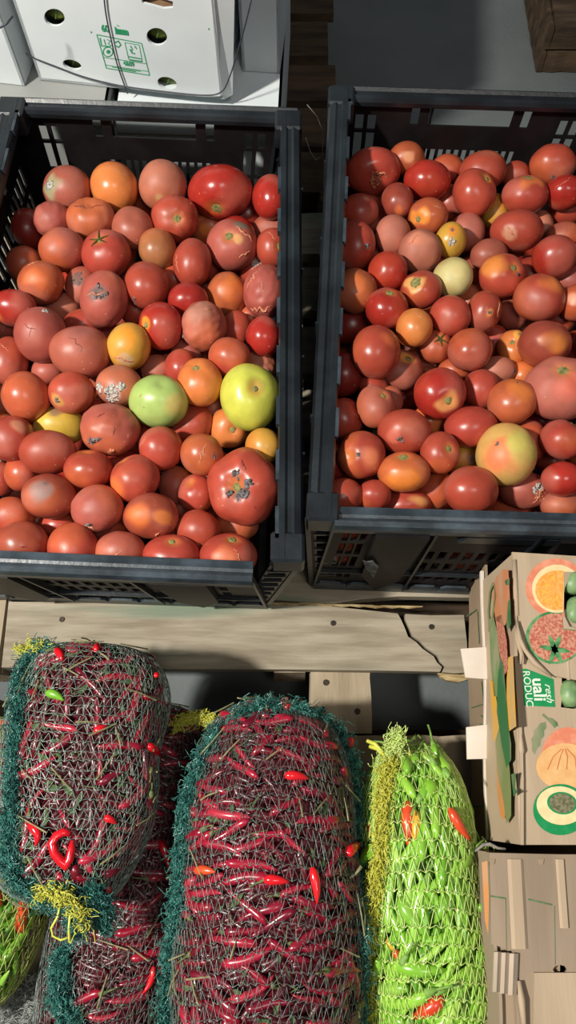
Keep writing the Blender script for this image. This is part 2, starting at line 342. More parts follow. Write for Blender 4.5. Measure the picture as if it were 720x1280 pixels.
pal4 = empty('wooden_box', 'corner of a small brown wooden box on the floor at top right', 'box', (.6, 1.55, 0)); pal4.matrix_world = Matrix.Identity(4)
p = at(696, 33, .1)
for k in range(3): plank(p.x, p.x+.36, p.y+.012+k*.07, p.y+.075+k*.07, .1, .012, M['wood_dark'], pal4, name='lid_board', seed=70+k)
for k in range(2): plank(p.x, p.x+.36, p.y, p.y+.012, .05*k+.045, .043, M['wood_dark'], pal4, name='side_board', seed=74+k)
for k in range(2): plank(p.x-.012, p.x, p.y, p.y+.21, .05*k+.045, .043, M['wood_dark'], pal4, name='side_board', seed=77+k)

# ------------------------------------------------------------------ crates
def panel_vf(P00, P10, P01, P11, th, holes):
    """board between four outer corners (u along, w up) with rectangular openings given in fractions"""
    P00, P10, P01, P11 = map(Vector, (P00, P10, P01, P11))
    us = sorted({0., 1.} | {h[0] for h in holes} | {h[1] for h in holes}); ws = sorted({0., 1.} | {h[2] for h in holes} | {h[3] for h in holes})
    n = ((P10-P00).cross(P01-P00)).normalized()     # outward
    nu, nw = len(us), len(ws)
    solid = [[not any(h[0] < (us[i]+us[i+1])/2 < h[1] and h[2] < (ws[j]+ws[j+1])/2 < h[3] for h in holes) for j in range(nw-1)] for i in range(nu-1)]
    V = []
    for off in (0, th):
        for u in us:
            for w_ in ws:
                V.append(P00*(1-u)*(1-w_)+P10*u*(1-w_)+P01*(1-u)*w_+P11*u*w_ - n*off)
    ix = lambda s, i, j: s*nu*nw+i*nw+j
    Fs = []
    for i in range(nu-1):
        for j in range(nw-1):
            if not solid[i][j]: continue
            Fs.append((ix(0, i, j), ix(0, i+1, j), ix(0, i+1, j+1), ix(0, i, j+1)))
            Fs.append((ix(1, i, j), ix(1, i, j+1), ix(1, i+1, j+1), ix(1, i+1, j)))
            for di, dj, a, b_ in ((-1, 0, (i, j+1), (i, j)), (1, 0, (i+1, j), (i+1, j+1)), (0, -1, (i, j), (i+1, j)), (0, 1, (i+1, j+1), (i, j+1))):
                ii, jj = i+di, j+dj
                if 0 <= ii < nu-1 and 0 <= jj < nw-1 and solid[ii][jj]: continue
                Fs.append((ix(0, *a), ix(1, *a), ix(1, *b_), ix(0, *b_)) if False else (ix(0, *b_), ix(0, *a), ix(1, *a), ix(1, *b_)))
    return V, Fs, n
def rr(v): return round(v, 4)
def short_holes(inner):
    H = [(.35, .65, .80, .92), (.285, .315, .80, .92), (.685, .715, .80, .92)]
    for k in range(14): u = .3+k*.03; H.append((rr(u), rr(u+.018), .44, .64))
    for x in (.10, .145, .84, .885):
        H += [(x, x+.03, .76, .86), (x, x+.03, .56, .74), (x, x+.03, .46, .54), (x, x+.03, .30, .42)]
    for k in range(20): u = .1+k*.04; H.append((rr(u+.0011), rr(u+.0211), .12, .25))
    return H
def long_holes():
    H = []
    for k in range(34):
        u = .05+k*.0268
        for w0, w1 in ((.10, .26), (.32, .48), (.54, .68)):
            if 11 <= k <= 13 or 20 <= k <= 22: continue
            H.append((rr(u), rr(u+.014), w0, w1))
    for a in (.15, .5, .8): H += [(a, a+.02, .76, .84)]
    return H
def front_holes():
    H = []
    for k in range(3): u = .04+k*.028; H += [(rr(u), rr(u+.02), .14, .3), (rr(u), rr(u+.02), .34, .5), (rr(u), rr(u+.02), .54, .7), (rr(u), rr(u+.02), .74, .86)]
    for k in range(16):
        u = .33+k*.042
        if u > .9: break
        H += [(rr(u), rr(u+.026), .14, .26), (rr(u), rr(u+.026), .32, .44), (rr(u), rr(u+.026), .5, .62)]
    return H
def crate(label, base, topL, topR, topB, topF):
    """base: FL, FR, BR, BL outer corners at z .14; tops are (front/back or left/right) point pairs at rim height"""
    t = empty('plastic_crate', label, 'crate', (0, 0, 0), 'black plastic crates of tomatoes'); Z0 = .14
    FL, FR, BR, BL = [Vector((x, y, Z0)) for x, y in base]
    hz = Z0+.014
    # base plate with its slots
    up = lambda p, z: Vector((p[0], p[1], z))
    H = [(rr(.06+i*.075), rr(.10+i*.075), rr(.05+j*.062), rr(.085+j*.062)) for i in range(12) for j in range(15)]
    v, f, n = panel_vf(up(FL, hz), up(FR, hz), up(BL, hz), up(BR, hz), .006, H); link('base', mesh('base', v, f), M['crate_in'], t)
    # bottom rails all round
    cen = (FL+FR+BR+BL)/4
    for a, b in ((FL, FR), (FR, BR), (BR, BL), (BL, FL)):
        d = (b-a).normalized(); inn = Vector((-d.y, d.x, 0))
        v, f = sweep([(-.004, 0), (-.004, .012), (.002, .018), (.012, .018), (.012, 0)], a, b, inn)
        ro = link('bottom_rail', mesh('bottom_rail', v, f), M['rail'], t)
    walls = []
    defs = (('side_panel', BL, FL, topL[1], topL[0], long_holes(), 'L'), ('side_panel', FR, BR, topR[0], topR[1], long_holes(), 'R'),
            ('end_panel', BR, BL, topB[1], topB[0], short_holes(1), 'B'), ('end_panel', FL, FR, topF[0], topF[1], front_holes(), 'F'))
    for nm, a, b, ta, tb, H, key in defs:
        a = up(a, Z0+.012); b = up(b, Z0+.012); ta = Vector((*ta, .372)); tb = Vector((*tb, .372))
        e = .004
        v, f, n = panel_vf(a-(ta-a)*0, b, ta, tb, .0035, H)
        o = link(nm, mesh(nm, v, f), M['crate_in'], t)
        d = (tb-ta).normalized(); inn = -n; inn.z = 0; inn.normalize()
        wallup = ((ta-a)+(tb-b)).normalized()
        # outer ribs across the panel
        parts = []
        for wz in (.28,) + ((.72,) if key in 'LR' else ()):
            p, q = a.lerp(ta, wz), b.lerp(tb, wz); parts.append(sweep([(.0, -.001), (-.005, -.001), (-.005, .001), (0, .001)], p, q, inn, wallup))
        for u in ((.0, .32, .64, 1.) if key in 'BF' else (0., .2, .4, .6, .8, 1.)):
            p, q = a.lerp(b, u), ta.lerp(tb, u); parts.append(sweep([(0, -.0015), (-.006, -.0015), (-.006, .0015), (0, .0015)], p, q, inn, d))
        v, f = merge(parts); link('outer_ribs', mesh('outer_ribs', v, f), M['crate'], o)
        if key in 'LR':
            prof = [(-.004, -.022), (-.004, -.004), (-.001, .004), (.006, .007), (.009, .005), (.013, .005), (.016, .008), (.022, .008), (.024, .004), (.024, -.012), (.021, -.012), (.021, -.002), (.002, -.002), (.002, -.022)]
            v, f = sweep(prof, ta, tb, inn); rim = link('rim', mesh('rim', v, f), M['crate'], o)
            k = 0; pp = []
            L_ = (tb-ta).length; s = .04
            while s < L_-.05:
                c = ta+d*s+inn*.024+Vector((0, 0, .003)); mtx = Matrix((( *d, 0), (*inn, 0), (0, 0, 1, 0), (0, 0, 0, 1))).transposed(); mtx.translation = c
                pp.append(box_vf((0, 0, 0), (.018, .0022, .0045), mtx)); s += .067
            v, f = merge(pp); rb = link('rim_ribs', mesh('rim_ribs', v, f), M['rail'], o); rb['kind'] = 'stuff'
            # end blocks
            for e_, sg in ((ta, 1), (tb, -1)):
                mtx = Matrix((( *(d*sg), 0), (*inn, 0), (0, 0, 1, 0), (0, 0, 0, 1))).transposed(); mtx.translation = e_
                bm = bmesh.new(); add_box(bm, (-.004, -.005, -.03), (.03, .031, .0075), mtx, .003)
                link('rim_corner', bm, M['crate'], o)
        else:
            prof = [(-.006, -.020), (-.008, -.004), (-.006, .003), (-.001, .006), (.003, .003), (.0045, .0), (.008, .001), (.011, .004), (.016, .003), (.018, -.002), (.017, -.009), (.004, -.010), (.003, -.020)]
            v, f = sweep(prof, ta, tb, inn); rim = link('rim', mesh('rim', v, f), M['rail'] if key == 'F' else M['crate'], o)  # front rim coloured in the lit tone, back rim left dark
            lp = []
            for wz in (.955, .925):
                p, q = a.lerp(ta, wz), b.lerp(tb, wz); p, q = p.lerp(q, .03), q.lerp(p, .03); lp.append(sweep([(.0035, -.0008), (.0055, -.0008), (.0055, .0008), (.0035, .0008)], p, q, inn, wallup))
            v, f = merge(lp); link('inner_ridges', mesh('inner_ridges', v, f), M['crate'], o)
            if key == 'F':
                # the two plain stiffening blades and the raised shield of the end wall
                for u0, u1 in ((.135, .30),):
                    pts = [a.lerp(b, u0).lerp(ta.lerp(tb, u0), .9), a.lerp(b, u0+.01).lerp(ta.lerp(tb, u0+.01), .3), a.lerp(b, .215).lerp(ta.lerp(tb, .215), .04), a.lerp(b, u1-.02).lerp(ta.lerp(tb, u1-.02), .22), a.lerp(b, u1).lerp(ta.lerp(tb, u1), .9)]
                    bm = poly_solid([p + n*.009 for p in pts], [], .008, n); link('wall_shield', bm, M['crate_in'], o)
                    w2 = [1-.30, 1-.135]
                    pts = [a.lerp(b, w2[0]).lerp(ta.lerp(tb, w2[0]), .9), a.lerp(b, w2[0]+.02).lerp(ta.lerp(tb, w2[0]+.02), .22), a.lerp(b, .785).lerp(ta.lerp(tb, .785), .04), a.lerp(b, w2[1]-.01).lerp(ta.lerp(tb, w2[1]-.01), .3), a.lerp(b, w2[1]).lerp(ta.lerp(tb, w2[1]), .9)]
                    bm = poly_solid([p + n*.009 for p in pts], [], .008, n); link('wall_shield', bm, M['crate_in'], o)
                cl = [a.lerp(b, u).lerp(ta.lerp(tb, u), w_) for u, w_ in ((.40, .80), (.75, .80), (.73, .875), (.42, .875))]
                link('recessed_grip', poly_solid([p+n*.004 for p in cl], [], .004, n), M['crate'], o)
        # hinge teeth above the bottom rail
        tp = []
        N_ = 9 if key in 'BF' else 14
        for i in range(N_):
            u0, u1 = (i+.06)/N_, (i+.94)/N_
            p, q = a.lerp(b, u0), a.lerp(b, u1); m_ = (p+q)/2
            tp.append(([p-inn*.004, q-inn*.004, q-inn*.004+(wallup*.010), m_.lerp(q, .72)-inn*.004+wallup*.016, m_.lerp(p, .72)-inn*.004+wallup*.016, p-inn*.004+wallup*.010,
                        p-inn*.001, q-inn*.001, q-inn*.001+(wallup*.010), m_.lerp(q, .72)-inn*.001+wallup*.016, m_.lerp(p, .72)-inn*.001+wallup*.016, p-inn*.001+wallup*.010],
                       [(0, 1, 2, 3, 4, 5), (11, 10, 9, 8, 7, 6)]+[(i_, (i_+1) % 6, 6+(i_+1) % 6, 6+i_) for i_ in range(6)]))
        v, f = merge(tp); link('hinge_tabs', mesh('hinge_tabs', v, f), M['rail'], o)
    # corner ladders: they belong to the side walls and bridge to the ends
    for (bx, tx, sgn, ins) in ((FL, topL[0], 1, 1), (FR, topR[0], -1, 1), (BL, topL[1], 1, -1), (BR, topR[1], -1, -1)):
        lo = up(bx, Z0+.014); hi = Vector((*tx, .362)); parts = []
        ex = Vector((sgn, 0, 0)); ey = Vector((0, ins, 0))
        for off in (.002, .026):
            parts.append(sweep([(0, 0), (.004, 0), (.004, .004), (0, .004)], lo+ex*off, hi+ex*off, ex, ey))
        for k in range(9):
            c = lo.lerp(hi, (k+.5)/9); parts.append(box_vf(c+ex*.016, (.013, .0016, .0022)))
        v, f = merge(parts); link('corner_post', mesh('corner_post', v, f), M['crate'], t)
    return t
LB = [(-.402, .266), (-.029, .253), (-.014, .842), (-.378, .862)]
crate('black crate at left, right wall bulging outward, tomatoes with green one', LB,
      [(-.424, .256), (-.384, .893)], [(.0125, .244), (.0135, .868)], [(-.380, .893), (.0125, .873)], [(-.416, .243), (-.037, .226)])
RB = [(.034, .281), (.405, .266), (.425, .86), (.062, .878)]
crate('black crate at right, cream tomatoes on top, front wall facing cracked board', RB,
      [(.024, .291), (.060, .913)], [(.415, .275), (.452, .897)], [(.062, .914), (.450, .898)], [(.050, .288), (.405, .277)])

rc = [o for o in bpy.data.objects if o.get('label', '').startswith('black crate at right')][0]
sn = Vector((.03, -1, .02)).normalized(); sp0 = Vector((.12, .2695, .20))
pts = [on_plane(x, y, sp0, sn) for x, y in ((453, 700), (459, 702), (466, 701), (473, 708), (471, 714), (467, 723), (462, 716), (458, 712))]
link('torn_sticker_remnant', poly_solid(pts, [], .0004, sn), M['flap_grey'], rc, label='pale grey torn sticker remnant')
# ------------------------------------------------------------------ tomatoes
PAL = {'red': (168, 68, 52), 'deep': (162, 46, 36), 'dull': (164, 84, 69), 'pink': (176, 102, 84), 'brick': (152, 70, 52), 'orange': (204, 120, 64), 'oran': (180, 90, 56),
       'gold': (202, 152, 62), 'yellow': (208, 170, 68), 'olive': (162, 106, 66), 'lime': (192, 198, 78), 'green': (170, 192, 108), 'cream': (192, 174, 122), 'blush': (202, 162, 90), 'dark': (126, 38, 32)}  # the dark entry paints shade onto fruit sunk in gaps and beside walls
ROUGH = {'red': .33, 'deep': .25, 'dull': .45, 'pink': .5, 'brick': .35, 'orange': .3, 'oran': .33, 'gold': .35, 'yellow': .38, 'olive': .36, 'lime': .3, 'green': .33, 'cream': .45, 'blush': .3, 'dark': .3}
CAMM = Matrix((RIGHT, UP, -FWD)).transposed()      # camera frame (image right, image up, towards the lens)
CAMN = np.array(CAMM)
def fdir(dx, dy):
    r2 = min(.97, dx*dx+dy*dy); return np.array([dx, -dy, math.sqrt(1-r2)])
NS, NR = 34, 24
def tomato_mesh(rw, ratio, col, feats, rs, res=1.):
    if feats: res *= 1.5
    ns, nr = int(NS*res), int(NR*res)
    stem = None
    for f in feats:
        if f[0] in ('scar', 'star', 'stem'): stem = fdir(f[1], f[2])
    if stem is None:
        a = rs.uniform(0, 6.28); stem = np.array([math.cos(a)*.7, math.sin(a)*.7, -.55])
    stem = stem/np.linalg.norm(stem)
    h = np.array([0, 0, 1.]) if abs(stem[2]) < .9 else np.array([1., 0, 0])
    e1 = np.cross(stem, h); e1 /= np.linalg.norm(e1); e2 = np.cross(stem, e1)
    th = np.linspace(0, math.pi, nr+1)[1:-1]; ph = np.arange(ns)*2*math.pi/ns
    T, Pq = np.meshgrid(th, ph, indexing='ij')
    D = (np.sin(T)[..., None]*(np.cos(Pq)[..., None]*e1+np.sin(Pq)[..., None]*e2)+np.cos(T)[..., None]*stem).reshape(-1, 3)
    D = np.vstack([stem[None], D, -stem[None]]); TH = np.concatenate([[0], T.ravel(), [math.pi]]); PH = np.concatenate([[0], Pq.ravel(), [0]])
    k, amp = rs.choice([4, 5, 6, 7]), rs.uniform(.004, .018)
    wr = .0
    for f in feats:
        if f[0] == 'lobe': k, amp = f[1], f[2]
        if f[0] == 'wr': wr = f[1]
    Rr = 1 - .14*np.exp(-(TH/.30)**2) + amp*np.cos(k*PH+rs.uniform(0, 6))*np.sin(TH)**1.2*(.6+.4*np.cos(TH)) - .04*np.exp(-((math.pi-TH)/.35)**2)
    Rr = Rr*(1-.07*np.abs(np.cos(TH))**2)
    def waves(n, freq, amp_):
        s = np.zeros(len(D))
        for _ in range(n):
            v = np.array([rs.gauss(0, 1) for _ in range(3)]); v = v/np.linalg.norm(v)*freq*rs.uniform(.7, 1.3); s += np.cos(D@v+rs.uniform(0, 6.28))
        return s*amp_/math.sqrt(n)
    Rr += waves(5, 2.2, .024) + waves(5, 5, .008) + waves(6, 11, .0022)
    if wr:
        rid = np.abs(waves(4, 9, 1.)); Rr += wr*(rid-.6)*1.0 + waves(4, 16, wr*.3)
    base = np.array(srgb(*PAL[col])); jit = 1+rs.uniform(-.1, .1); base = base*np.array([jit, jit*(1+rs.uniform(-.1, .1)), jit])
    Cc = np.tile(base, (len(D), 1)); rough = np.full(len(D), ROUGH[col]+rs.uniform(-.04, .08)+wr*1.5)
    def blend(mask, c): Cc[:] = Cc*(1-mask[:, None]) + np.array(c)*mask[:, None]
    if col in ('red', 'brick', 'dull', 'oran', 'pink', 'deep'):
        m_ = np.clip((waves(3, 1.6, 1.)-.5)*.9, 0, .45 if col != 'deep' else .12); blend(m_, srgb(200, 104, 58))
        m_ = np.clip((waves(4, 2.6, 1.)-.4)*.6, 0, .4); blend(m_, srgb(190, 114, 96)); rough += m_*.3
    if col in ('orange', 'gold', 'olive'): blend(np.clip((waves(3, 1.4, 1.))*.5, 0, .5), srgb(214, 96, 48))
    if col == 'lime': blend(np.clip(.4+waves(2, 1.3, .5), 0, .7), srgb(222, 206, 84))
    if col == 'green': blend(np.clip(waves(2, 1.3, .6), 0, .5), srgb(218, 196, 116)); blend(np.clip(waves(3, 3, .5)-.2, 0, .4), srgb(120, 168, 84))
    if col in ('cream',): blend(np.clip(waves(3, 3, .6), 0, .5), srgb(178, 150, 90))
    for f in feats:
        if f[0] in ('dent', 'patch'):
            d = fdir(f[1], f[2]); d = d/np.linalg.norm(d); ang = np.arccos(np.clip(D@d, -1, 1))
            if f[0] == 'dent': Rr -= f[4]*np.exp(-(ang/f[3])**2)
            else:
                e = ang + waves(4, 7, .10*f[3]/.3); m_ = np.clip((f[3]-e)/(f[5] if len(f) > 5 else .12)+.5, 0, 1); blend(m_*.92, srgb(*f[4])); rough += m_*.15
    for f in feats:
        if f[0] in ('rot', 'mould'):
            d = fdir(f[1], f[2]); d = d/np.linalg.norm(d); e = np.arccos(np.clip(D@d, -1, 1)) + waves(5, 12, .05)
            blend(np.clip((f[3]*.95-e)/.08+.5, 0, 1)*.8, srgb(104, 84, 78) if f[0] == 'rot' else srgb(196, 176, 164)); rough += np.clip((f[3]-e)/.1, 0, 1)*.2
            Rr -= .02*np.clip((f[3]-e)/.15, 0, 1)
    if stem[2] > 0:   # paler ring about the stem scar
        e = np.arccos(np.clip(D@stem, -1, 1)); blend(np.clip((.42-e)/.25, 0, 1)*.5, srgb(208, 130, 62))
    V = D*Rr[:, None]
    V = V*np.array([1, ratio, (1+ratio)/2])*rw*1.055
    Vw = V@CAMN.T
    Fs = []; m_ = nr-1
    for j in range(ns): Fs.append((0, 1+j, 1+(j+1) % ns))
    for i in range(m_-1):
        for j in range(ns): a = 1+i*ns; Fs.append((a+j, a+ns+j, a+ns+(j+1) % ns, a+(j+1) % ns))
    a = 1+(m_-1)*ns
    for j in range(ns): Fs.append((a+j, len(D)-1, a+(j+1) % ns))
    me = bpy.data.meshes.new('tomato'); me.from_pydata(Vw.tolist(), [], Fs); me.update(); me.shade_smooth()
    at_ = me.color_attributes.new('skin', 'FLOAT_COLOR', 'POINT')
    at_.data.foreach_set('color', np.hstack([np.clip(Cc, 0, 1), np.clip(rough, .15, .9)[:, None]]).astype('f4').ravel())
    me.materials.append(M['tomato'])
    return me, stem
def add_features(o, me, feats, rw, ratio, stem, rs):
    vs = [v.co.copy() for v in me.vertices]; tree = BVHTree.FromPolygons(vs, [tuple(p.vertices) for p in me.polygons])
    def sp(dx, dy):
        d = CAMM @ Vector(fdir(dx, dy).tolist()); d = Vector(d).normalized()
        h = tree.ray_cast(d*rw*3, -d); 
        return (h[0], h[1]) if h[0] else (d*rw, d)
    for f in feats:
        if f[0] in ('scar', 'star'):
            p, n = sp(f[1], f[2]); r = rw*1.3*(f[3] if len(f) > 3 else .16)
            nn = Vector(CAMM @ Vector(stem.tolist())); q = nn.to_track_quat('Z', 'Y').to_matrix().to_4x4(); q.translation = p+nn*.0003
            V = [Vector((0, 0, .0006))]; Fs = []; K = 12
            for ring, (rad, z) in enumerate(((.45, .0012), (.8, .0004), (1.1, -.0022))):
                for k in range(K): g = 2*math.pi*k/K; rr_ = r*rad*(1+rs.uniform(-.15, .15)); V.append(Vector((rr_*math.cos(g), rr_*math.sin(g), z+rs.uniform(-.0004, .0004))))
            for k in range(K): Fs.append((0, 1+k, 1+(k+1) % K))
            for i in range(2):
                for k in range(K): a = 1+i*K; Fs.append((a+k, a+K+k, a+K+(k+1) % K, a+(k+1) % K))
            link('stem_scar', mesh('stem_scar', [q @ v for v in V], Fs), M['scar'], o, True)
            if f[0] == 'star':
                parts = []
                for k in range(5):
                    g = 2*math.pi*k/5+rs.uniform(-.3, .3); L_ = rw*rs.uniform(.38, .55)
                    pts = []
                    for s in (0, .35, .7, 1.):
                        a = CAMM.inverted() @ (p + (q.to_3x3() @ Vector((math.cos(g), math.sin(g), 0)))*L_*s)
                        dd = Vector(CAMM @ a).normalized(); hh = tree.ray_cast(dd*rw*3, -dd)
                        pts.append((hh[0] if hh[0] else p)+dd*.0008)
                    parts.append(tube(pts, [.0013, .0012, .0008, .0003], 5))
                v, ff = merge(parts); link('calyx', mesh('calyx', v, ff), M['calyx'], o)
        elif f[0] in ('crack', 'split'):
            x1, y1, x2, y2 = f[1:5]; n_ = 10; pts = []
            for i in range(n_+1):
                t = i/n_; j = rs.uniform(-.06, .06)*(0 < i < n_); p, n = sp(x1+(x2-x1)*t+j*(y2-y1)*1.2+rs.uniform(-.02, .02), y1+(y2-y1)*t-j*(x2-x1)*1.2+rs.uniform(-.02, .02)); pts.append(p-n*(.0001 if f[0] == 'crack' else .0005))
            wd = rw*(f[5] if len(f) > 5 else .035)
            v, ff = tube(pts, [wd*math.sin(math.pi*(i+.6)/(n_+1.2)) for i in range(n_+1)], 6)
            link('skin_crack' if f[0] == 'crack' else 'skin_split', mesh('skin_crack', v, ff), M['crackm'] if f[0] == 'crack' else M['crackd'], o, True)
        elif f[0] in ('mould', 'rot', 'flesh'):
            bm = bmesh.new(); n_ = int((f[4] if len(f) > 4 else 10)*1.8)
            for i in range(n_):
                a = rs.uniform(0, 6.28); d_ = f[3]*math.sqrt(rs.random()); p, n = sp(f[1]+math.cos(a)*d_, f[2]+math.sin(a)*d_)
                s = rw*rs.uniform(.03, .075)*(1.25 if f[0] == 'mould' else 1.0)
                mt = Matrix.Translation(p) @ n.to_track_quat('Z', 'Y').to_matrix().to_4x4() @ Matrix.Rotation(rs.uniform(0, 3), 4, 'Z') @ Matrix.Diagonal((s*rs.uniform(1, 2.2), s, s*(.5 if f[0] == 'flesh' else .22), 1))
                r_ = bmesh.ops.create_icosphere(bm, subdivisions=1, radius=1, matrix=mt)
                for v in r_['verts']: v.co += Vector([rs.uniform(-1, 1)*s*.18 for _ in range(3)])
            link({'mould': 'mould_patch', 'rot': 'rotten_patch', 'flesh': 'torn_flesh'}[f[0]], bm, M[f[0]], o, True)

G_ = 'green tomato'
